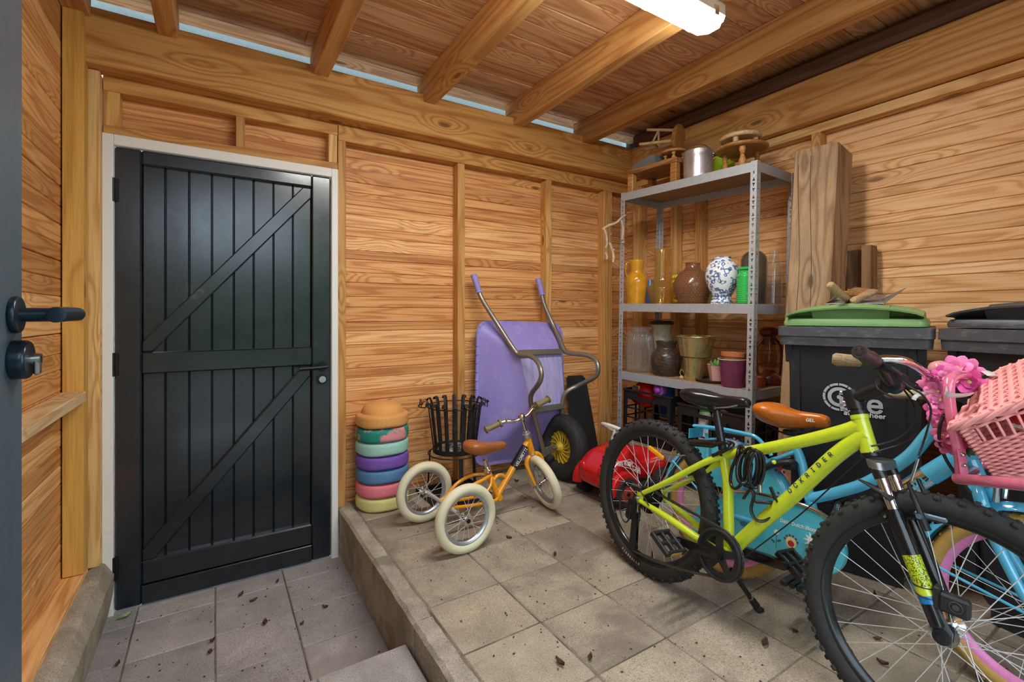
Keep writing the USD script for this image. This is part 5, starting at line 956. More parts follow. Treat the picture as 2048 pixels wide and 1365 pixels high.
for s in (1, -1):
    b0 = BBp + M.n * s * .060; d = cd * s; e_ = b0 + d * CL_ + M.n * s * .014; up_ = np.cross(M.n, d)
    cm = part(mtb, 'crank_arm', [hull(np.vstack([ring_pts(b0 + M.n * o, d * .0175, up_ * .0175, 20) for o in (-.009, .009)] + [ring_pts(e_ + M.n * o, d * .013, up_ * .013, 20) for o in (-.006, .006)])), cyl(b0 - M.n * s * .02, b0 + M.n * s * .014, .014, 18)], BLACK_GLOSS, 40)
    part(cm, 'bolt_cap', cyl(e_ + M.n * s * .004, e_ + M.n * s * .0085, .007, 16), STEEL)
    pc_ = e_ + M.n * s * .060; ln = unit(M.u * .86 - M.w * .5) if s > 0 else unit(M.u * .8 - M.w * .5); ln = unit(ln - M.n * (ln @ M.n)); pn = np.cross(M.n, ln); ax3 = np.array([ln, M.n, pn])
    pd = part(mtb, 'pedal', [cbox(pc_ + ln * o, (.011, .088, .022), ax3, .003) for o in (-.040, .040)] + [cbox(pc_ + M.n * o, (.09, .010, .020), ax3, .003) for o in (-.040, 0, .040)] + [cyl(e_, pc_ + M.n * s * .038, .007, 12)], BLKP, False)
    for o in (-1, 1): part(pd, 'reflector', cbox(pc_ + ln * o * .0460, (.003, .05, .013), ax3, .001), plain('pedal_reflector', (.45, .22, .03), .25) if (s, o) == (1, -1) else '/World/Looks/pedal_reflector', False)
ca = [lathe([(.012, 0), (r_c, 0), (r_c, .0016), (.012, .0016), (.012, 0)], 40, rc + M.n * (.022 + k * .0042), AXM) for k, r_c in enumerate((.055, .049, .043, .037, .031, .026, .022))]
for k, r_c in enumerate((.055, .049, .043, .037, .031, .026, .022)):
    nt = int(r_c * 500)
    for j in range(nt): a = 2 * math.pi * j / nt; ca.append(cbox(rc + M.n * (.0228 + k * .0042) + (M.u * math.cos(a) + M.w * math.sin(a)) * (r_c + .001), (.005, .0014, .004), np.array([M.u * math.cos(a) + M.w * math.sin(a), M.n, -M.u * math.sin(a) + M.w * math.cos(a)]), .0005))
part(rear_rm, 'cassette', ca, plain('cassette_metal', (.05, .048, .045), .42, .8), False, kind='stuff'); part(rear_rm, 'spoke_guard', lathe([(.02, 0), (.062, 0), (.062, .0012), (.02, .0012), (.02, 0)], 44, rc + M.n * .0195, AXM), BLKP, 30)
part(mtb, 'axle_nut', [cyl(dro, dro + M.n * .012, .009, 6), cyl(dro + M.n * .01, dro + M.n * .018, .005, 10)], STEEL)
DER = plain('derailleur_black', (.012, .013, .014), .3, .2); pj, pk2 = P(1272, 1034, .055), P(1268, 1092, .050)
de = part(mtb, 'derailleur', [hull(np.vstack([ring_pts(P(1266, 1004, .075) + M.n * o, M.u * .016, M.w * .012, 14) for o in (-.008, .012)] + [ring_pts(P(1262, 1032, .082) + M.n * o, M.u * .018, M.w * .012, 14) for o in (-.012, .014)])),
     hull(np.vstack([ring_pts(q + M.n * o, M.u * .013, M.w * .013, 14) for q in (pj,) for o in (.006, .010)] + [ring_pts(pk2 + M.n * o, M.u * .017, M.w * .017, 14) for o in (.006, .010)])), hull(np.vstack([ring_pts(pj + M.n * o, M.u * .010, M.w * .010, 14) for o in (-.008, -.005)] + [ring_pts(pk2 + M.n * o, M.u * .012, M.w * .012, 14) for o in (-.008, -.005)]))], DER, 40)
for q, r_j in ((pj, .018), (pk2, .019)): part(de, 'jockey_wheel', lathe([(0, -.004), (r_j, -.004), (r_j, .004), (0, .004)], 22, q, AXM), BLKP, 30)
part(mtb, 'derailleur_guard', tube(spline([P(1282, 975, .072), P(1262, 972, .10), P(1244, 985, .115), P(1240, 1020, .118), P(1248, 1043, .112), P(1257, 1040, .105), P(1262, 1010, .09)], 5), .0032, 8), BLK)
part(mtb, 'cable', tube(spline([P(1298, 1012, .07), P(1276, 975, .075), P(1256, 963, .085), P(1246, 975, .09), P(1252, 1003, .088)], 5), .0023, 8), CABLE)
tt = lambda c, r_, a: c + M.u * math.cos(a) * r_ + M.w * math.sin(a) * r_
top0, top1 = tt(rg - M.n * .004, RG, 1.45), tt(rc + M.n * .035, .040, 1.6)
chain = [tt(rg - M.n * .004, RG, a) for a in np.linspace(-1.75, 1.45, 30)] + [top0 + (top1 - top0) * t for t in np.linspace(.05, .95, 24)] + [tt(rc + M.n * .035, .040, a) for a in np.linspace(1.6, 4.0, 9)] + [pj + M.u * .018, pj + M.u * .012 - M.w * .015] + [pk2 - M.u * .019, tt(pk2, .019, -2.2), tt(pk2, .019, -1.5)]
b0_ = tt(rg - M.n * .004, RG, -1.75); chain += [tt(pk2, .019, -1.4) + (b0_ - tt(pk2, .019, -1.4)) * t - M.w * .012 * math.sin(math.pi * t) for t in np.linspace(.04, .96, 28)]
CP = np.array(chain); seg = np.r_[0, np.cumsum(np.linalg.norm(np.diff(np.vstack([CP, CP[:1]]), axis=0), axis=1))]; nL = int(seg[-1] / .0127); tt_ = np.linspace(0, seg[-1], nL + 1); CQ = np.stack([np.interp(tt_, seg, np.r_[CP[:, i], CP[0, i]]) for i in range(3)], 1)
lk = []
for k in range(nL):
    for o in (-.003, .003): lk.append(bar(CQ[k] - (CQ[k + 1] - CQ[k]) * .15 + M.n * (o * (1.25 if k % 2 else .85)), CQ[k + 1] + (CQ[k + 1] - CQ[k]) * .15 + M.n * (o * (1.25 if k % 2 else .85)), .0014, .0080, np.cross(M.n, CQ[k + 1] - CQ[k]), .0005))
    lk.append(cyl(CQ[k] - M.n * .0042, CQ[k] + M.n * .0042, .0026, 6))
part(mtb, 'chain', lk, CHAINM, False, kind='stuff')
kf = V(1.590, .930, .006); k0 = P(1462, 1140, -.035); kv = kf - k0
ks = part(mtb, 'kickstand', [tube([k0, k0 + kv * .82], .0085, 14)], BLK); part(ks, 'collar', tube([k0 + kv * .70, k0 + kv * .73], .0105, 14), STEEL); part(ks, 'foot', tube([k0 + kv * .74, k0 + kv * .80, k0 + kv * .95, kf + V(-.006, -.008, 0), kf + V(.006, -.018, 0)], [.009, .012, .013, .013, .006], 14), BLKP)
# rear brake, bottle cage
for s in (1, -1): part(mtb, 'brake_arm', tube([sct + (dro - sct) * .42 + M.n * s * .03 - M.u * .01 + V(0, 0, .0) - M.n * .025, P(1388, 948, .02 * s), P(1392, 932, .02 * s)], [.008, .007, .005], 10), BLK)
part(mtb, 'brake_noodle', tube(spline([P(1392, 930, .02), P(1378, 912, .02), P(1352, 912, .03), P(1330, 908, .035)], 5), .0028, 8), STEEL)
cg = []
for s in (1, -1):
    cg.append(tube(spline([P(1545, 1028, .01 * s), P(1530, 1042, .022 * s), P(1512, 1040, .034 * s), P(1502, 1020, .038 * s), P(1508, 990, .038 * s), P(1500, 980, .038 * s), P(1487, 998, .034 * s)], 5), .0065, 10, flat=(1, .55)))
    cg.append(tube(spline([P(1562, 1012, .008 * s), P(1552, 1000, .02 * s), P(1545, 985, .03 * s), P(1541, 975, .03 * s)], 4), .006, 8, flat=(1, .6)))
cg.append(tube(spline([P(1512, 1004, .038), P(1540, 1006, .02), P(1540, 1006, -.02), P(1512, 1004, -.038)], 5), .006, 8)); cg.append(bar(P(1535, 1038, .0), P(1572, 1006, 0), .022, .010, wv, .003))
part(mtb, 'bottle_cage', cg, BLKP, 40)
# cable lock looped round the seat post and hanging from the top tube
lo = P(1500, 940, .03); lk_ = thing('cable_lock', 'black spiral cable lock looped over the lime bicycle frame', 'lock', lo)
LOCK = plain('lock_sheath', (.010, .010, .011), .25)
coil = []
for k, (cx, cy, rx, ry) in enumerate(((1478, 942, 15, 36), (1497, 935, 17, 38), (1505, 938, 16, 38), (1513, 940, 15, 36), (1488, 938, 14, 30))):
    coil.append(tube(np.array([P(cx + rx * math.cos(a) - (8 if k == 0 else 3) * math.sin(a), cy + ry * math.sin(a), .030 + .012 * k * .4 + .018 * math.cos(a + k)) for a in np.linspace(0, 2 * math.pi, 36, endpoint=False)]), .0052, 10, True))
part(lk_, 'coil', coil, LOCK, 60, kind='stuff')
part(lk_, 'cable_loop', [tube(spline([P(1470, 930, .03), P(1476, 905, .034), P(1480, 893, .0), P(1488, 900, .030), P(1497, 930, .038), P(1502, 965, .04)], 6), .0058, 10)], LOCK, 60)
part(lk_, 'cable_loop', [tube(spline([P(1462, 897, .01), P(1455, 886, .026), P(1436, 889, .030), P(1412, 892, .03), P(1404, 888, .0), P(1412, 884, -.028), P(1440, 884, -.028), P(1462, 886, -.012), P(1465, 892, .012), P(1447, 903, .028), P(1425, 912, .03)], 6), .0062, 10)], LOCK, 60)
part(lk_, 'lock_head', tube([P(1382, 885, .022), P(1388, 886, .022), P(1425, 889, .030), P(1432, 889, .030)], [.009, .013, .013, .008], 16), LOCK, 40); part(lk_, 'lock_pin', tube([P(1520, 970, .035), P(1520, 985, .035)], .0075, 14), STEEL)
# ---- light blue city bicycle behind the mountain bike
BLUEP = plain('light_blue_paint', (.080, .42, .63), .20, coat_weight=.8, coat_roughness=.06, bump=.02, var=.03); PINKR = plain('pink_rim', (.70, .22, .46), .35); TANT = worn('tan_tyre', (.42, .25, .055), (.24, .16, .07), .6, 30., .5, .8, .7)
PINKM = plain('pink_paint', (.70, .165, .28), .22, coat_weight=.7, bump=.02); SKYP = two_tone('sky_blue_print', (.075, .46, .60), (.10, .56, .68), 12, .3, .7, .28, coat_weight=.5); CORK = wood('cork_grip', 1, (.22, .15, .07), (.36, .26, .13), (.42, .31, .17), rough=.6, knots=0, across=40)
D = Side((1.700, 1.137), -1.47, .10)
db = thing('city_bicycle', 'light blue city bicycle with pink rims behind the lime mountain bike', 'bicycle', D.c)
P = D.P; RD, TD = .247, .023; dr = D.L(0, RD); df = D.L(.845, RD); FD = axes(-1.47 - .10, .10)
for c, (u, w, n) in ((dr, (D.u, D.w, D.n)), (df, FD)):
    ty, rm = wheel(db, c, u, w, n, RD, TD, PINKR, TANT, CHROME, 28, 1.0, .036, .016, .014, .0011, cross=.4, N=84)
    part(ty, 'tread', [cbox(c + (u * math.cos(a) + w * math.sin(a)) * (RD - .002 - abs(o) * 22 * .006) + n * o, (.006, .008, .005), np.array([n, -u * math.sin(a) + w * math.cos(a), u * math.cos(a) + w * math.sin(a)]), .0012) for k, a in enumerate(np.linspace(0, 2 * math.pi, 90, endpoint=False)) for o in ((-.012, .012) if k % 2 else (-.004, .004))], TANT, False, kind='stuff')
def guard(t, c, u, w, n, R, a0, a1, hw=.030, m=BLUEP, N=40):
    sec = [(-hw, -.016), (-hw * .8, -.004), (-hw * .4, .002), (0, .003), (hw * .4, .002), (hw * .8, -.004), (hw, -.016)]; sec = sec + [(a, b - .002) for a, b in sec[::-1]]
    return part(t, 'mudguard', loft([[c + (u * math.cos(a) + w * math.sin(a)) * (R + d) + n * o for o, d in sec] for a in np.linspace(a0, a1, N)]), m, 50)
guard(db, dr, D.u, D.w, D.n, RD + .028, .25, 3.35); guard(db, df, *FD, RD + .026, .95, 3.35)
# skirt guard with printed flowers
sk = part(db, 'skirt_guard', extr(sg.Polygon([(math.cos(a) * .262, math.sin(a) * .262) for a in np.linspace(.15, 2.15, 30)] + [(math.cos(a) * .09, math.sin(a) * .09) for a in np.linspace(2.0, .3, 12)]), .002, dr + D.n * .034, D.u, D.w, D.n), SKYP, False)
def flower_print(t, q, r_, cols, n_=8, off=D.n, du=D.u, dv=D.w, petal=.45):
    for k in range(n_):
        a = 2 * math.pi * k / n_; part(t, 'printed_petal', extr(sg.Point(0, 0).buffer(r_ * petal * .5, 6), .0006, q + (du * math.cos(a) + dv * math.sin(a)) * r_, du, dv, off), cols[0], False)
    part(t, 'printed_flower', extr(sg.Point(0, 0).buffer(r_ * .55, 10), .0007, q, du, dv, off), cols[1], False)
PR_R, PR_W, PR_P, PR_Y, PR_M = plain('print_red', (.50, .03, .05), .4), plain('print_white', (.80, .82, .80), .4), plain('print_pink', (.62, .22, .50), .4), plain('print_yellow', (.72, .66, .25), .4), plain('print_maroon', (.22, .02, .05), .4)
for (x, y), c_ in (((1468, 888), (PR_P, PR_W)), ((1560, 935), (PR_M, PR_R)), ((1556, 998), (PR_M, PR_R))): flower_print(sk, P(x, y, .0365), .020, c_)
# frame
def dtube(pts, r, n=16, k=5): return tube(spline([P(*q) for q in pts], k), r, n)
hb, ht = P(1957, 962), P(1905, 838)
hd2 = unit(ht - hb)
dfm = part(db, 'frame', [dtube([(1589, 893), (1600, 918), (1612, 965), (1626, 1025), (1640, 1080)], .0175), dtube([(1614, 998), (1640, 994), (1680, 984), (1730, 968), (1780, 940), (1823, 909), (1860, 866), (1892, 835), (1908, 826)], .0185),
     dtube([(1642, 1082), (1700, 1045), (1780, 1000), (1853, 955), (1915, 918), (1945, 900)], .0285, 20), tube([hb - hd2 * .01, ht + hd2 * .01], .0215, 20),
     cyl(P(1642, 1082, .035), P(1642, 1082, -.035), .024, 20)] + [tube(spline([P(1588, 905, .012 * s), P(1560, 916, .024 * s), P(1525, 933, .034 * s), dr + D.n * s * .058], 5), .0082, 10) for s in (1, -1)] + [tube([P(1640, 1082, .02 * s), dr + D.n * s * .058], .0100, 10) for s in (1, -1)], BLUEP, 50)
BANDQ = [P(1786, 997), P(1858, 952)]; bnd = part(db, 'chrome_band', tube(BANDQ, .0297, 28, cap=False), CHROME, 60); bd_ = unit(BANDQ[1] - BANDQ[0])
part(bnd, 'lettering', place_text('RAL', .022, P(1842, 965) + D.n * .0302, bd_, np.cross(D.n, bd_), .001, True), BLUEP, False)
# chain case
cc = [P(*q, .050) for q in ((1384, 1052), (1392, 1018), (1420, 1000), (1480, 984), (1540, 994), (1600, 1010), (1648, 1032), (1676, 1060), (1691, 1100), (1688, 1130), (1670, 1148), (1640, 1148), (1590, 1130), (1500, 1098), (1420, 1076), (1394, 1068))]
cc = spline(cc, 4, True); c2 = np.array([[(q - D.c) @ D.u, (q - D.c) @ D.w] for q in cc]); pg = sg.Polygon(c2).buffer(0)
cs = part(db, 'chain_case', [extr(pg.buffer(-.003), .026, D.L(0, 0, .024), D.u, D.w, D.n), extr(pg, .018, D.L(0, 0, .028), D.u, D.w, D.n)], SKYP, 30)
def onC(x, y): return P(x, y, .0505)
part(cs, 'chrome_strip', tube(spline([onC(1440, 993), onC(1480, 983), onC(1540, 993), onC(1600, 1009), onC(1648, 1031), onC(1676, 1059), onC(1690, 1092)], 5), .0075, 10), CHROME, 60)
e0, e1 = onC(1561, 1041), onC(1638, 1064); te = unit(e1 - e0); TXT = 'Daily Dutch Bloom'
part(cs, 'lettering', place_text(TXT, .0115, (e0 + e1) / 2, te, np.cross(D.n, te), .0008, True, width=np.linalg.norm(e1 - e0)), PR_W, False)
part(cs, 'printed_flower', extr(sg.Point(0, 0).buffer(.0085, 10), .0007, onC(1553, 1065), D.u, D.w, D.n), PR_W, False); STEMG = plain('print_teal', (.02, .16, .20), .4)
part(cs, 'printed_stem', bar(onC(1553, 1071), onC(1552, 1098), .0018, .0006, D.n, .0001), STEMG, False)
for s in (-1, 1): part(cs, 'printed_leaf', extr(affinity.rotate(affinity.scale(sg.Point(0, 0).buffer(.008, 8), 1, .45), 35 * s), .0006, onC(1552 + 6 * s, 1082), D.u, D.w, D.n), STEMG, False)
part(cs, 'printed_flower', extr(affinity.scale(sg.Point(0, 0).buffer(.017, 12), 1, 1.1), .0006, onC(1582, 1086), D.u, D.w, D.n), PR_Y, False); part(cs, 'printed_flower', extr(sg.Point(0, 0).buffer(.0105, 12), .0010, onC(1582, 1088), D.u, D.w, D.n), PR_R, False)
for k in range(6): a = .25 + k * .52; part(cs, 'printed_dot', extr(sg.Point(0, 0).buffer(.0034, 8), .0008, onC(1582, 1085) + D.u * math.cos(a) * .0215 + D.w * math.sin(a) * .0225, D.u, D.w, D.n), PR_M, False)
star = sg.Polygon([((.030 if k % 2 else .016) * math.cos(k * math.pi / 11), (.030 if k % 2 else .016) * math.sin(k * math.pi / 11)) for k in range(22)]); part(cs, 'printed_flower', extr(star, .0007, onC(1626, 1084), D.u, D.w, D.n), PR_W, False)
flower_print(cs, onC(1448, 1030), .018, (PR_P, PR_P)); part(cs, 'printed_leaf', extr(affinity.scale(sg.Point(0, 0).buffer(.012, 8), 1.6, .8), .0006, onC(1490, 1050), D.u, D.w, D.n), STEMG, False)
# crank and pedals
bbD = P(1642, 1082)
for s, dv in ((1, -D.w * .98 - D.u * .2), (-1, D.w * .98 + D.u * .2)):
    e_ = bbD + D.n * s * .072 + unit(dv) * .125; cm = part(db, 'crank_arm', tube([bbD + D.n * s * .066, e_], [.013, .010], 12), CHROME)
    part(cm, 'pedal', [cbox(e_ + D.n * s * .052 + o, (.085, .020, .022), np.array([D.n, D.w, D.u]), .004) for o in (D.u * .024, -D.u * .024)] + [cyl(e_, e_ + D.n * s * .09, .009, 12)], BLKP, False)
# carrier
CR_ = lambda pts, o: tube(spline([P(*q, o) for q in pts], 5), .0075, 12)
part(db, 'carrier', [CR_([(1388, 852), (1440, 858), (1490, 868), (1512, 875), (1530, 893), (1543, 912)], .055), CR_([(1388, 852), (1440, 858), (1490, 868), (1512, 875), (1530, 893), (1543, 912)], -.055)] + [tube([P(x, y, -.055), P(x, y, .055)], .0065, 10) for x, y in ((1388, 852), (1430, 857), (1480, 867))] + [tube([P(1400, 854, o), P(1505, 873, o)], .0055, 8) for o in (-.018, .018)], BLUEP, 50)
part(db, 'carrier_plate', [cbox(P(1392, 866), (.11, .004, .040), np.array([D.n, D.u, D.w]), .001)], BLUEP, False)
for s in (1, -1): st_ = part(db, 'carrier_stay', tube([P(1413, 858, .062 * s), P(1414, 920, .060 * s), dr + D.n * s * .062], .0085, 10, flat=(1, .5)), BLUEP); part(st_, 'bolt', cyl(P(1413, 864, .066 * s), P(1413, 864, .072 * s), .007, 14), STEEL)
# saddle
AMBERL = plain('orange_tan_vinyl', (.50, .135, .012), .30, bump=.15); sd2 = saddle(db, P(1513, 822), P(1660, 842), .088, .030, .070, AMBERL, D.w)
part(sd2[0], 'lettering', place_text('GEL', .011, P(1621, 841, .033), unit(P(1660, 845) - P(1600, 840)), D.w, .0012, True), PR_W, False)
part(db, 'seat_clamp', [cbox(P(1583, 866), (.04, .05, .02), np.array([D.n, D.u, D.w]), .005)] + [tube(spline([P(1535, 850, o), P(1565, 866, o), P(1600, 866, o), P(1630, 856, o)], 4), .0032, 8) for o in (-.02, .02)], BLK); part(db, 'seat_post', tube([P(1586, 872), P(1590, 897)], .0145, 16), BLUEP)
part(db, 'rear_lock', [tube(spline([P(1520, 945, .02), P(1540, 932, .045), P(1580, 925, .045), P(1590, 930, .0), P(1580, 925, -.045), P(1540, 932, -.045), P(1520, 945, -.02)], 5), .013, 10, flat=(1, .8)), cbox(P(1585, 928), (.10, .045, .035), np.array([D.n, D.u, D.w]), .008)], BLKP, 40)
# fork, handlebar
fuD, fwD, fnD = FD; fcD = hb - hd2 * .012
part(db, 'fork_crown', tube([fcD - fnD * .045, fcD + fnD * .045], .016, 14), BLUEP)
for s in (1, -1):
    e_ = df + fnD * s * .052; part(db, 'fork_leg', tube(spline([fcD + hd2 * .004, fcD + fnD * s * .030 - hd2 * .006, fcD + fnD * s * .048 - hd2 * .05, fcD * .55 + e_ * .45 - fuD * .018 + fnD * s * .006, fcD * .2 + e_ * .8 - fuD * .012, e_], 5), [.0155] * 11 + list(np.linspace(.0155, .010, 15)), 14), BLUEP)
    part(db, 'mudguard_stay', tube([e_ + fnD * s * .004, df + (fuD * math.cos(2.95) + fwD * math.sin(2.95)) * (RD + .022) + fnD * s * .03], .0042, 8), BLUEP); part(db, 'mudguard_stay', tube([dr + D.n * s * .062, dr + (D.u * math.cos(2.6) + D.w * math.sin(2.6)) * (RD + .022) + D.n * s * .03], .0042, 8), BLUEP)
    part(db, 'brake_arm', tube([fcD + fnD * s * .042 + fuD * .03 - hd2 * .03, fcD + fnD * s * .045 + fuD * .05 + hd2 * .02, fcD + fnD * s * .02 + fuD * .055 + hd2 * .045], .007, 8), STEEL)
bc2 = atT(1896, 776, 1.33); part(db, 'stem', [tube([ht, ht + hd2 * .055, bc2], [.0125, .0125, .014], 14), tube([bc2 + RT * -.03 + UP * .012, bc2 + RT * .035 - UP * .006], .022, 16)], BLK)
rb = [atT(1668, 719, 1.27), atT(1722, 723, 1.24), atT(1770, 719, 1.22), atT(1812, 724, 1.21), atT(1850, 747, 1.24), atT(1880, 768, 1.29), bc2]
lb = [bc2, atT(1906, 782, 1.36), atT(1908, 788, 1.42), atT(1890, 790, 1.48), atT(1850, 790, 1.53), atT(1800, 788, 1.58), atT(1772, 787, 1.61)]
part(db, 'handlebar', tube(np.vstack([spline(rb, 6)[:-1], spline(lb, 6)]), .0112, 14), CHROME)
for a, b in ((rb[0], rb[1]), (lb[-1], lb[-3])): d = unit(b - a); L_ = min(np.linalg.norm(b - a), .105); part(db, 'grip', tube([a - d * .004, a + d * .004, a + d * .02, a + d * L_], [.012, .0175, .0165, .0150], 18), CORK, 40)
part(db, 'brake_lever', [tube(spline([atT(1864, 786, 1.24), atT(1846, 787, 1.20), atT(1832, 793, 1.18), atT(1827, 800, 1.18)], 5), .0055, 8, flat=(1, .7))], WHITEP)
part(db, 'bell', lathe(curve2([(.028, 0), (.0285, .006), (.024, .018), (.012, .026), (0, .028)], 4), 28, atT(1882, 742, 1.30), np.array([RT, FW, UP])), plain('pink_bell', (.72, .30, .32), .12, coat_weight=.7), 50)
part(db, 'cable', tube(spline([atT(1888, 830, 1.21), atT(1880, 850, 1.2), atT(1879, 880, 1.2), atT(1890, 915, 1.22), atT(1912, 950, 1.24), atT(1940, 985, 1.25)], 6), .0040, 8), CABLE)
# pink front carrier
PC = lambda x, y, t: atT(x, y, t)
rk = thing('front_carrier', 'pink tubular front carrier mounted on the light blue bicycle', 'bicycle carrier', PC(1920, 960, 1.13))
part(rk, 'hoop', tube(spline([PC(1922, 958, 1.13), PC(1921, 925, 1.13), PC(1917, 900, 1.13), PC(1906, 850, 1.135), PC(1899, 800, 1.14), PC(1898, 770, 1.145), PC(1904, 756, 1.16), PC(1922, 750, 1.20), PC(1945, 755, 1.30), PC(1958, 768, 1.40), PC(1964, 800, 1.45), PC(1968, 880, 1.46), PC(1966, 935, 1.46)], 5), .0115, 14), PINKM)
part(rk, 'bottom_tube', tube([PC(1914, 958, 1.13), PC(1975, 963, 1.05), PC(2060, 972, .96)], .0125, 14), PINKM); part(rk, 'bottom_tube', tube([PC(1950, 930, 1.42), PC(2060, 930, 1.33)], .0110, 12), PINKM); part(rk, 'crossbar', tube([PC(1922, 960, 1.125), PC(1966, 932, 1.46)], .011, 12), PINKM); part(rk, 'crossbar', tube([PC(1908, 862, 1.14), PC(1968, 868, 1.46)], .009, 12), PINKM)
pl_ = part(rk, 'mounting_plate', hull([PC(x, y, t) for t in (1.118, 1.123) for x, y in ((1914, 900), (1931, 898), (1937, 948), (1921, 950))]), PINKM, False)
for q in ((1925, 910), (1928, 931)): part(pl_, 'bolt', ball(PC(*q, 1.117), .006, 2, (1, 1, .8)), STEEL)
# pink wicker basket
WICK = plain('pink_wicker', (.90, .40, .39), .5, var=.12, nscale=25, bump=.3)
A_, B_ = atT(1904, 856, 1.10), atT(1992, 750, 1.25); e1_ = unit(B_ - A_); dq = atT(2085, 785, .985) - A_; dq = dq - e1_ * (dq @ e1_) * .75; e2_ = unit(dq); N_ = unit(np.cross(e2_, e1_)); N_ = N_ if N_[2] > 0 else -N_
LB, LD_ = np.linalg.norm(B_ - A_) * 1.02, .36
bottom_n = atT(1990, 952, 1.075)
bk = thing('wicker_basket', 'pink wicker basket with a woven lid on the pink front carrier', 'basket', bottom_n)
top = [A_ - N_ * .012 + e1_ * a * LB + e2_ * b * LD_ for a, b in ((.02, .02), (.02, .98), (.98, .98), (.98, .02))]
bot0 = bottom_n; dn2 = unit(e2_ + V(0, 0, -.25)); de1 = unit(e1_ * V(1, 1, .35)); bot = [bot0, bot0 + dn2 * .27, bot0 + dn2 * .27 + de1 * .19, bot0 + de1 * .19]
top, bot = np.array(top), np.array(bot)
def side_pt(i, s, t): a, b = top[i] * (1 - t) + bot[i] * t, top[(i + 1) % 4] * (1 - t) + bot[(i + 1) % 4] * t; return a * (1 - s) + b * s
ctr = (top.mean(0) + bot.mean(0)) / 2; NR = 26; ns_ = [17, 11, 17, 11]; strands = []
for k in range(NR):
    t = .03 + .95 * k / (NR - 1)
    for i in range(4):
        runs = [(0, 1)]
        if i == 0 and 1 <= k <= 7: runs = [(0, .07), (.52, 1)]
        for s0_, s1_ in runs:
            ss_ = np.linspace(s0_, s1_, max(6, int(3 * ns_[i] * (s1_ - s0_)))); nm_ = unit(np.cross(side_pt(i, 1, t) - side_pt(i, 0, t), bot[i] - top[i])); nm_ = nm_ if nm_ @ (side_pt(i, .5, t) - ctr) > 0 else -nm_
            pts = [side_pt(i, s, t) + nm_ * .0036 * math.cos(math.pi * (s * ns_[i] + k)) for s in ss_]; strands.append(tube(pts, .0034, 6))
part(bk, 'weave', strands, WICK, 60, kind='stuff')
for i in range(4):
    for j in range(ns_[i]):
        s = (j + .5) / ns_[i]; part(bk, 'stake', tube([side_pt(i, s, -.01), side_pt(i, s, 1.01)], .0028, 6), WICK)
part(bk, 'base', hull([q - V(0, 0, d) for q in bot for d in (0, .008)]), WICK, False)
lid = []; nl_ = 34
for k in range(nl_):
    b = (k + .5) / nl_; pts = [A_ + e1_ * LB * a + e2_ * LD_ * b + N_ * (.004 + .0034 * math.cos(math.pi * (a * 9 + k))) for a in np.linspace(-.01, 1.01, 28)]; lid.append(tube(pts, .0052, 6))
ld = part(bk, 'lid', lid, WICK, 60, kind='stuff')
part(ld, 'lid_rib', [tube([A_ + e1_ * LB * a + e2_ * LD_ * b + N_ * .004 for b in (-.005, 1.005)], .0035, 6) for a in np.linspace(.05, .95, 10)], WICK, kind='stuff')
cor = [(0, 0), (0, 1), (1, 1), (1, 0)]; rp = []
for i in range(4):
    (a0, b0), (a1, b1) = cor[i], cor[(i + 1) % 4]
    for s in np.linspace(0, 1, 18, endpoint=False): rp.append(A_ + e1_ * LB * (a0 + (a1 - a0) * s) + e2_ * LD_ * (b0 + (b1 - b0) * s))
rp = np.array(rp)
for ph in (0, 2.09, 4.19): part(ld, 'braided_edge', tube(np.array([q + N_ * .006 * math.sin(i * .9 + ph) + unit(q - rp.mean(0)) * .006 * math.cos(i * .9 + ph) for i, q in enumerate(rp)]), .0055, 7, True), WICK, 60)
part(bk, 'strap', [tube(spline([atT(1893, 781, 1.12), atT(1893, 790, 1.105), atT(1915, 792, 1.10), atT(1940, 790, 1.11)], 5), .010, 4, flat=(.22, 1.2))], WHITEP, False)
part(bk, 'strap', [tube(spline([atT(1944, 752, 1.30), atT(1956, 741, 1.28), atT(1972, 744, 1.24), atT(1985, 752, 1.2)], 5), .008, 4, flat=(1.2, .22))], WHITEP, False)
rq = side_pt(0, .29, .19); inn = unit(ctr - rq); rc_ = rq + inn * .082
hl = thing('play_helmet', 'glossy red helmet with a white edge showing inside the wicker basket', 'helmet', rc_); part(hl, 'shell', ball(rc_, .058, 3, (1, 1.15, .8)), RED, 60); part(hl, 'edge', tube(ring_pts(rc_ - UP * .02, RT * .0595, FW * .064, 40), .006, 8, True), WHITEP)
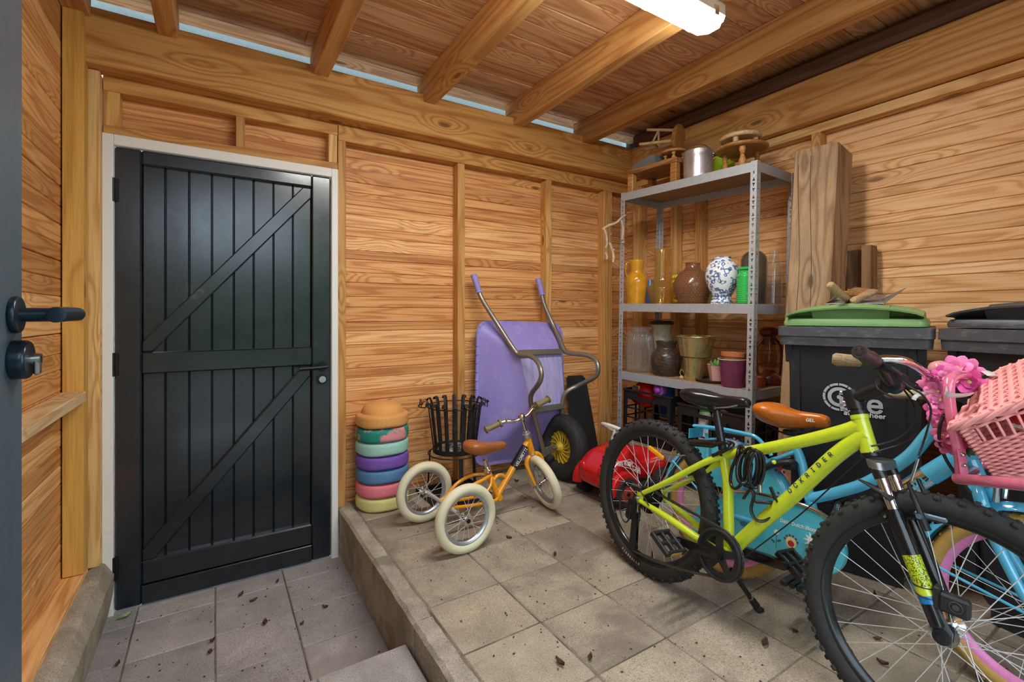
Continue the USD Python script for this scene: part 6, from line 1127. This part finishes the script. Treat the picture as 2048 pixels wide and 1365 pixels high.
# flowers
FLP, FLM, LFG = plain('pink_petal', (.86, .24, .50), .5, var=.25, nscale=40), plain('magenta_petal', (.76, .10, .38), .5, var=.2, nscale=40), plain('dark_leaf', (.05, .10, .035), .5, var=.3)
fl0 = atT(1890, 800, 1.22); fg = thing('flower_garland', 'garland of pink artificial flowers wound round the city bicycle handlebar', 'flowers', fl0); r_ = random.Random(5)
for (x, y, t, rad, m_) in ((1914, 738, 1.26, .036, FLP), (1936, 742, 1.27, .034, FLP), (1889, 752, 1.27, .030, FLM), (1902, 752, 1.22, .026, FLP), (1938, 766, 1.24, .036, FLM), (1862, 772, 1.26, .030, FLP), (1876, 783, 1.24, .028, FLP), (1882, 803, 1.23, .032, FLP), (1877, 820, 1.23, .030, FLM), (1884, 838, 1.22, .030, FLP), (1893, 868, 1.20, .030, FLP), (1904, 875, 1.20, .034, FLM), (1896, 890, 1.20, .026, FLP), (1932, 880, 1.25, .026, FLM), (1918, 765, 1.3, .026, FLM)):
    c = atT(x, y, t); ax = unit(-ray(x, y) + V(r_.uniform(-.5, .5), r_.uniform(-.5, .5), r_.uniform(-.2, .6))); s1, s2, _ = frame(ax); f_ = part(fg, 'flower', ball(c + ax * .004, rad * .2, 1), PR_Y)
    for lay, npt, rr in ((0, 6, 1.0), (1, 5, .7)):
        for k in range(npt):
            a = 2 * math.pi * (k + .5 * lay) / npt + r_.uniform(-.15, .15); e = s1 * math.cos(a) + s2 * math.sin(a); g = np.cross(ax, e); tl = .35 + .5 * lay + r_.uniform(-.1, .15); dv = e * math.cos(tl) + ax * math.sin(tl); up_ = np.cross(g, dv)
            part(f_, 'petal', ball(c + dv * rad * .58 * rr, rad * .5 * rr, 1, (1, .78, .16), np.array([dv, g, up_])), m_, 60)
for k in range(16):
    x, y, t = r_.choice([(1905, 800, 1.27), (1902, 825, 1.26), (1908, 850, 1.27), (1898, 790, 1.3), (1915, 815, 1.3), (1872, 790, 1.29), (1925, 775, 1.3), (1925, 905, 1.27)]); c = atT(x + r_.uniform(-8, 8), y + r_.uniform(-10, 10), t); R3 = trimesh.transformations.random_rotation_matrix(np.array([r_.random() for _ in range(3)]))[:3, :3]
    part(fg, 'leaf', ball(c, .026, 1, (1, .5, .08), R3), LFG, 60)
# ================================================================ wheelie bins, timber, hand brush
BIN = worn('bin_plastic', (.016, .017, .020), (.10, .10, .105), .40, 18., .58, .82, .40); BINL = worn('bin_lid_dark', (.055, .057, .062), (.24, .24, .24), .42, 22., .52, .74, .5, streak=(1, 1, 3)); BGREEN = worn('bin_lid_green', (.185, .345, .125), (.33, .45, .24), .38, 14., .55, .8, .5)
def wheelie_bin(label, FLc, FRc, lidm, ztop=.976):
    """bin from the left and right ends of its front rim edge (seen from its front)"""
    FLc, FRc = V(*FLc, 0), V(*FRc, 0); e = unit(FRc - FLc); W = np.linalg.norm(FRc - FLc); b = V(-e[1], e[0], 0); o = (FLc + FRc) / 2; DP = .53; Z = V(0, 0, 1)
    t = thing('wheelie_bin', label, 'wheelie bin', o + b * DP / 2, group=None)
    def Q(x, y, z): return o + e * x + b * y + Z * z            # x across, y to the back, z up
    def ringz(z, hw, y0, y1, rad): return [Q(*p, z) for p in np.array(sg.box(-hw + rad, y0 + rad, hw - rad, y1 - rad).buffer(rad, 5).exterior.coords)[:-1]]
    hw = W / 2
    body = [ringz(z, w_, y0, y1, .03) for z, w_, y0, y1 in ((.06, hw - .075, .115, DP - .085), (.08, hw - .068, .105, DP - .075), (.50, hw - .045, .060, DP - .05), (.80, hw - .030, .040, DP - .035), (.90, hw - .026, .034, DP - .03), (.905, hw - .008, .012, DP - .01))]
    part(t, 'body', loft(body), BIN, 30)
    for x in (-hw + .055, hw - .055): part(t, 'body_rib', hull([Q(x + sx * .018, y, z) for sx in (-1, 1) for y, z in ((.030, .895), (.055, .895), (.062, .50), (.102, .10), (.085, .10), (.048, .5))]), BIN, False)
    rimp = [ringz(z, w_, y0, y1, .022) for z, w_, y0, y1 in ((.900, hw - .022, .020, DP - .02), (.902, hw - .006, .005, DP - .004), (.937, hw - .004, .003, DP - .003), (.938, hw - .000, -.003, DP), (.941, hw, -.003, DP), (.975, hw, -.001, DP), (ztop, hw - .006, .004, DP - .005), (ztop, hw - .03, .03, DP - .03), (.93, hw - .03, .03, DP - .03))]
    part(t, 'rim', loft(rimp, cap=True), BINL, 30)
    for sx in (-1, 1): part(t, 'comb_lug', hull([Q(sx * (hw - .035) + d, y, z) for d in (-.012, .012) for y, z in ((.020, .90), (.05, .90), (.045, .83), (.036, .83))]), BIN, False)
    lz = ztop + .003
    plate = [ringz(z, w_, y0, y1, .03) for z, w_, y0, y1 in ((lz, hw - .018, .010, DP + .01), (lz + .012, hw - .016, .008, DP + .01), (lz + .026, hw - .022, .014, DP + .01), (lz + .030, hw - .035, .03, DP))]
    ld = part(t, 'lid', loft(plate), lidm, 30)
    L = []
    n_ = 22
    for k in range(n_ + 1):                         # raised hood with overhanging front flange
        x = -hw + .03 + (W - .06) * k / n_; u_ = abs(k / n_ * 2 - 1); h = lz + .045 + .030 * (1 - u_ ** 2) ** .7 * (1.0 if u_ < 1 else 0); L.append((x, h))
    sect = [[Q(x, .055, lz + .028), Q(x, .040 + .0, h - .012), Q(x, -.004, h - .010), Q(x, -.006, h - .004), Q(x, .03, h), Q(x, .16, h + .012), Q(x, .42, h + .004), Q(x, DP, lz + .03)] for x, h in L]
    part(ld, 'hood', loft(sect), lidm, 40)
    cen = [[Q(x, .045, lz + .03), Q(x, .028, lz + .078 - .022 * abs(x) / .12), Q(x, .06, lz + .088 - .012 * abs(x) / .12), Q(x, .30, lz + .092 - .010 * abs(x) / .12), Q(x, .45, lz + .06)] for x in np.linspace(-.125, .115, 9)]
    part(ld, 'raised_panel', loft(cen), lidm, 30)
    part(t, 'handle_bar', tube([Q(-hw + .06, DP + .035, ztop - .01), Q(hw - .06, DP + .035, ztop - .01)], .014, 12), BINL)
    for sx in (-1, 1):
        c = Q(sx * (hw - .035), DP - .045, .100); part(t, 'wheel', lathe([(0, -.022), (.085, -.022), (.10, -.016), (.10, .016), (.085, .022), (0, .022)], 36, c, np.array([b, Z, e])), RUBBER, 30)
        part(t, 'hinge_bracket', hull([Q(sx * (hw - .07) + d, y, z) for d in (-.012, .012) for y, z in ((DP - .02, .93), (DP - .02, .99), (DP + .045, .985), (DP + .045, .95))]), BINL, False)
    part(t, 'axle', cyl(Q(-hw + .03, DP - .045, .10), Q(hw - .03, DP - .045, .10), .012, 12), BLACK_METAL)
    part(t, 'foot', [hull([Q(x, y, z) for x in (-hw + .09, hw - .09) for y, z in ((.125, 0.001), (.19, 0.001), (.125, .065), (.19, .065))])], BIN, False)
    return t, Q, e, b, Z
K = 1.605; bl_, br_ = V(1.008, .547) * K * 1.2, V(1.291, .368) * K
b1, Q1, e1b, b1n, _ = wheelie_bin('dark wheelie bin with a green lid and a white ring logo', bl_, br_, BGREEN)
wheelie_bin('dark wheelie bin with a dark grey lid behind the wicker basket', br_ + V(-.004, -.001), br_ + V(-.004, -.001) + unit(V(-.035, -.19)) * .48, BINL)
LOGO = plain('logo_grey', (.46, .48, .50), .5); fn2 = unit(-b1n + V(0, 0, -.08)); up2 = unit(np.cross(fn2, e1b)) * 1.; up2 = up2 if up2[2] > 0 else -up2
def onB(px, py): return atP(px, py, Q1(0, .060 - .004, .60), fn2) + fn2 * .006
lc_ = onB(1679, 794); sc_ = np.linalg.norm(onB(1679, 767) - lc_)
ringo = sg.Point(0, 0).buffer(sc_ * 1.02, 40).difference(sg.Point(0, 0).buffer(sc_ * .86, 40)).difference(sg.Polygon([(0, 0), (2 * sc_, 1.45 * sc_), (2 * sc_, -1.2 * sc_), (.9 * sc_, -2 * sc_)]))
for k in range(10): ringo = ringo.difference(affinity.rotate(sg.box(0, -.0015, sc_ * 1.2, .0015), 36 * k + 20, origin=(0, 0)))
inner_ = sg.Point(0, 0).buffer(sc_ * .72, 40).difference(sg.Point(0, 0).buffer(sc_ * .48, 40)).difference(sg.Polygon([(0, 0), (2 * sc_, 1.1 * sc_), (2 * sc_, -1.6 * sc_)]))
lg = part(b1, 'logo', extr(ringo, .0008, lc_, e1b, up2, fn2), LOGO, False); part(lg, 'logo_letter', extr(inner_, .0008, lc_, e1b, up2, fn2), LOGO, False)
part(lg, 'logo_bar', extr(sg.box(0, sc_ * .20, sc_ * 1.5, sc_ * .36), .0008, lc_, e1b, up2, fn2), LOGO, False); part(lg, 'logo_dot', extr(sg.Point(0, 0).buffer(sc_ * .15, 16), .0008, lc_, e1b, up2, fn2), LOGO, False)
part(lg, 'logo_text', place_text('ure', .066, onB(1722, 806), e1b, up2, .0008, True), LOGO, False); part(lg, 'logo_text', place_text('afvalbeheer', .0165, onB(1729, 829), e1b, up2, .0008, True), PR_W, False)
# ---- leaning beam and short timbers on the right wall
tb0, tb1, t2_ = V(2.325, 1.285, 0), V(2.325, 1.085, 0), V(.165, .0, 0)
T0, T1 = atT(1589, 303, 2.5 / 1.039), atT(1676, 283, 2.5 / 1.117); T2 = atT(1706, 310, 2.655 / 1.144); T3 = T0 + (T2 - T1) + V(0, 0, .01)
bmB = [tb0, tb1, tb1 + t2_, tb0 + t2_]; bmB = [q + V(0, 0, .001 + .016 * (q[0] - 2.325) / .165 * 0) for q in bmB]
def chamfer_prism(Bt, Tp, c=.006):
    P_ = []
    for R in (Bt, Tp):
        n = len(R)
        for i in range(n):
            P_.append(R[i] + unit(R[i - 1] - R[i]) * c); P_.append(R[i] + unit(R[(i + 1) % n] - R[i]) * c)
    return hull(P_)
tbm = thing('timber_beam', 'tall weathered square timber beam leaning on the right wall', 'timber', tuple(sum(bmB) / 4)); part(tbm, 'beam', chamfer_prism(bmB, [T0, T1, T2, T3]), W_OLD, 20)
for f in ((1625, 300, 1612, 900), (1600, 320, 1590, 800)):
    crk = [atP(f[0] + (f[2] - f[0]) * t + 3 * math.sin(t * 9 + f[0]), f[1] + (f[3] - f[1]) * t, T0, unit(np.cross(T1 - T0, tb0 - T0))) for t in np.linspace(.02, 1, 24)]
    part(tbm, 'crack', tube(crk, .0016, 5), plain('crack_dark_%d' % f[0], (.06, .035, .02), .9))
oc = [atX(1723, 492, 2.66), atX(1742, 490, 2.66)]; ydc = oc[1][1] * 1.0
single('timber_offcut', 'short brown timber standing right of the tall beam', 'timber', [hull([V(x, y, z) for x in (2.66, 2.725) for y in (oc[0][1], oc[1][1]) for z in (.001, oc[0][2])])], W_OLD2, 20, o=(2.69, oc[0][1], 0))
pq = atX(1690, 492, 2.71); single('timber_plank', 'dark wide plank between the tall beam and the short timber', 'timber', [hull([V(x, y, z) for x in (2.728, 2.756) for y in (pq[1], oc[1][1] + .01) for z in (.001, oc[0][2] - .01)])], W_OLD2, 20, o=(2.74, pq[1], 0))
# ---- dustpan and brush on the green lid
zl = ztop_ = .976 + .003 + .094; lidc = Q1(-.10, .15, zl); LN = V(0, 0, 1)
dpw = thing('dustpan', 'bent sheet metal dustpan lying on the green bin lid', 'dustpan', lidc)
def onL(px, py, dz=0): return atP(px, py, lidc + V(0, 0, dz), unit(V(-.533, -.846, .0)))
TINP = worn('old_tin', (.36, .36, .36), (.20, .15, .11), .40, 25., .5, .7, .7, metal=.7)
ax2 = unit(atT(1766, 606, 1) * 0 + RT); dpt = 1.92
pa = [atT(x, y, t) for x, y, t in ((1650, 609, 1.88), (1768, 608, 1.80), (1762, 600, 2.06), (1672, 601, 2.10))]
th_ = V(0, 0, .0025)
part(dpw, 'pan', hull([q + d for q in pa for d in (V(0, 0, 0), th_)]), TINP, False); part(dpw, 'side_wing', hull([q + d for q in (pa[1], pa[2], atT(1812, 577, 1.82), atT(1806, 580, 2.02)) for d in (V(0, 0, 0), th_)]), TINP, False)
part(dpw, 'side_wing', hull([q + d for q in (pa[0], pa[3], atT(1676, 590, 2.06), atT(1664, 600, 1.92)) for d in (V(0, 0, 0), th_)]), TINP, False); part(dpw, 'back_wall', hull([q + d for q in (pa[2], pa[3], atT(1675, 590, 2.12), atT(1775, 589, 2.09)) for d in (V(0, 0, 0), V(.002, .002, 0))]), TINP, False)
part(dpw, 'handle', tube([atT(1657, 569, 1.80), atT(1661, 571, 1.80), atT(1680, 588, 1.84), atT(1700, 604, 1.90)], [.010, .0155, .0145, .0120], 16), wood('handle_wood', 1, (.25, .16, .07), (.42, .30, .15), (.50, .37, .20), rough=.6, knots=0, across=30))
bh = thing('hand_brush', 'worn wooden hand brush with tan bristles lying in the dustpan', 'brush', atT(1725, 596, 1.9)); BW_ = wood('brush_wood', 1, (.22, .11, .04), (.38, .21, .09), (.46, .28, .13), rough=.6, knots=0, across=20)
ha, hz2 = atT(1706, 603, 1.83), atT(1746, 583, 1.99); hdv = unit(hz2 - ha); s1, s2, _ = frame(hdv); HL = np.linalg.norm(hz2 - ha)
part(bh, 'block', loft([ring_pts(ha + hdv * HL * t, s1 * a, s2 * b, 16) for t, a, b in ((0, .006, .006), (.03, .014, .013), (.15, .017, .014), (.30, .013, .012), (.42, .016, .012), (.52, .024, .013), (.9, .024, .013), (.98, .020, .011), (1.0, .008, .006))]), BW_, 50)
BRS = plain('tan_bristle', (.42, .25, .085), .8, var=.3, nscale=200); rr2 = random.Random(4); br2 = []
lft = -RT
for k in range(260):
    t = rr2.uniform(.5, .97); p = ha + hdv * HL * t + lft * rr2.uniform(.006, .020) + UP * rr2.uniform(-.014, .012); br2.append(tube([p, p + lft * (.062 + rr2.uniform(-.008, .008)) + UP * rr2.uniform(-.006, .010) + FW * rr2.uniform(-.01, .01)], .0013, 4))
part(bh, 'bristles', br2, BRS, False, kind='stuff')
# ---- dry leaves and crumbs on the paving
LEAFD = plain('dry_leaf', (.085, .042, .022), .8, var=.3, nscale=80); DEB = thing('leaf_litter', 'dry brown leaf scraps and grit scattered over the paving', 'leaf litter', (1.0, 1.2, 0), kind='stuff'); rr2 = random.Random(12); lv2 = []
def scrap(q, L, W, yaw, curl):
    d, s = V(math.cos(yaw), math.sin(yaw), 0), V(-math.sin(yaw), math.cos(yaw), 0); g = [q + d * L * (t - .5) + s * W * w * math.sin(math.pi * min(max(t, .06), .94)) + UP * (.0022 + curl * (t - .5) ** 2 + .3 * curl * w * w) for t in np.linspace(0, 1, 6) for w in (-1, 0, 1)]
    f = []
    for i in range(5):
        for j in range(2): a = i * 3 + j; f += [(a, a + 3, a + 1), (a + 1, a + 3, a + 4)]
    v = np.array(g); m = trimesh.Trimesh(np.vstack([v, v - UP * .0012]), np.vstack([np.array(f), np.array(f)[:, ::-1] + len(v)]), process=False); return m
for x, y in ((1018, 1077), (1110, 1113), (1120, 1330), (1180, 1322), (1700, 1312), (1755, 1280), (1590, 1265), (1530, 1290), (1640, 1255), (1750, 1195), (1765, 1330), (1033, 965)): lv2.append(scrap(atZ(x, y, 0), rr2.uniform(.018, .045), rr2.uniform(.005, .010), rr2.uniform(0, 3), rr2.uniform(.010, .035)))
for x, y in ((482, 1192), (507, 1203), (650, 1217), (420, 1308), (235, 1333), (425, 1285), (555, 1166), (604, 1250), (530, 1250)): lv2.append(scrap(atZ(x, y, -.255), rr2.uniform(.018, .04), rr2.uniform(.005, .010), rr2.uniform(0, 3), rr2.uniform(.010, .035)))
for _ in range(420):
    x, y = rr2.uniform(.68, 1.95), rr2.uniform(.35, 2.25)
    if 1.36 < x < 1.70 and y < 1.75 or x > 1.55 and y > 1.6: continue
    if abs(x - .9) < .06 and (abs(y - 1.82) < .2 or abs(y - 2.2) < .2): continue
    s = rr2.uniform(.0012, .0035); lv2.append(cbox((x, y, s * .5 + .0003), (s * 2, s * 1.3, s), np.array([[math.cos(x * 99), math.sin(x * 99), 0], [-math.sin(x * 99), math.cos(x * 99), 0], [0, 0, 1]]), s * .2))
for _ in range(120):
    x, y = rr2.uniform(-.36, .54), rr2.uniform(1.6, 2.55); s = rr2.uniform(.0012, .0035); lv2.append(cbox((x, y, -.255 + s * .5 + .0003), (s * 2, s * 1.3, s), None, s * .2))
part(DEB, 'scrap', lv2, LEAFD, False, kind='stuff')
single('green_leaf', 'fresh green leaf lying at the hinge corner of the black door', 'leaf', scrap(atZ(251, 1236, -.255), .05, .014, .6, .03), plain('fresh_leaf', (.22, .32, .14), .5), False, o=tuple(atZ(251, 1236, -.255)))
# ---- hedge outside the doorway, reflected in the door paint
HG = two_tone('hedge_leaves', (.02, .06, .012), (.10, .20, .04), 40, .35, .65, .5)
def hedge(label, x0, x1, y0, y1, h):
    hp_ = cbox(((x0 + x1) / 2, (y0 + y1) / 2, h / 2), (x1 - x0, y1 - y0, h), None, .12); hp_ = hp_.subdivide_to_size(.16); v = hp_.vertices.copy(); c = V((x0 + x1) / 2, (y0 + y1) / 2, h / 2)
    v += (v - c) / (np.linalg.norm(v - c, axis=1, keepdims=True)) * ((meshkit.fbm(v * 7, 3)[:, None] - .5) * .30); hp_.vertices = v; hp_.merge_vertices()
    single('hedge', label, 'hedge', hp_, HG, 40, o=((x0 + x1) / 2, (y0 + y1) / 2, 0))
hedge('green clipped hedge at the end of the garden outside the doorway', -4.5, 4.5, -6.2, -5.3, 2.1)
hedge('tall dark hedge beside the path outside the doorway', 1.3, 2.2, -5.0, -2.2, 3.3)
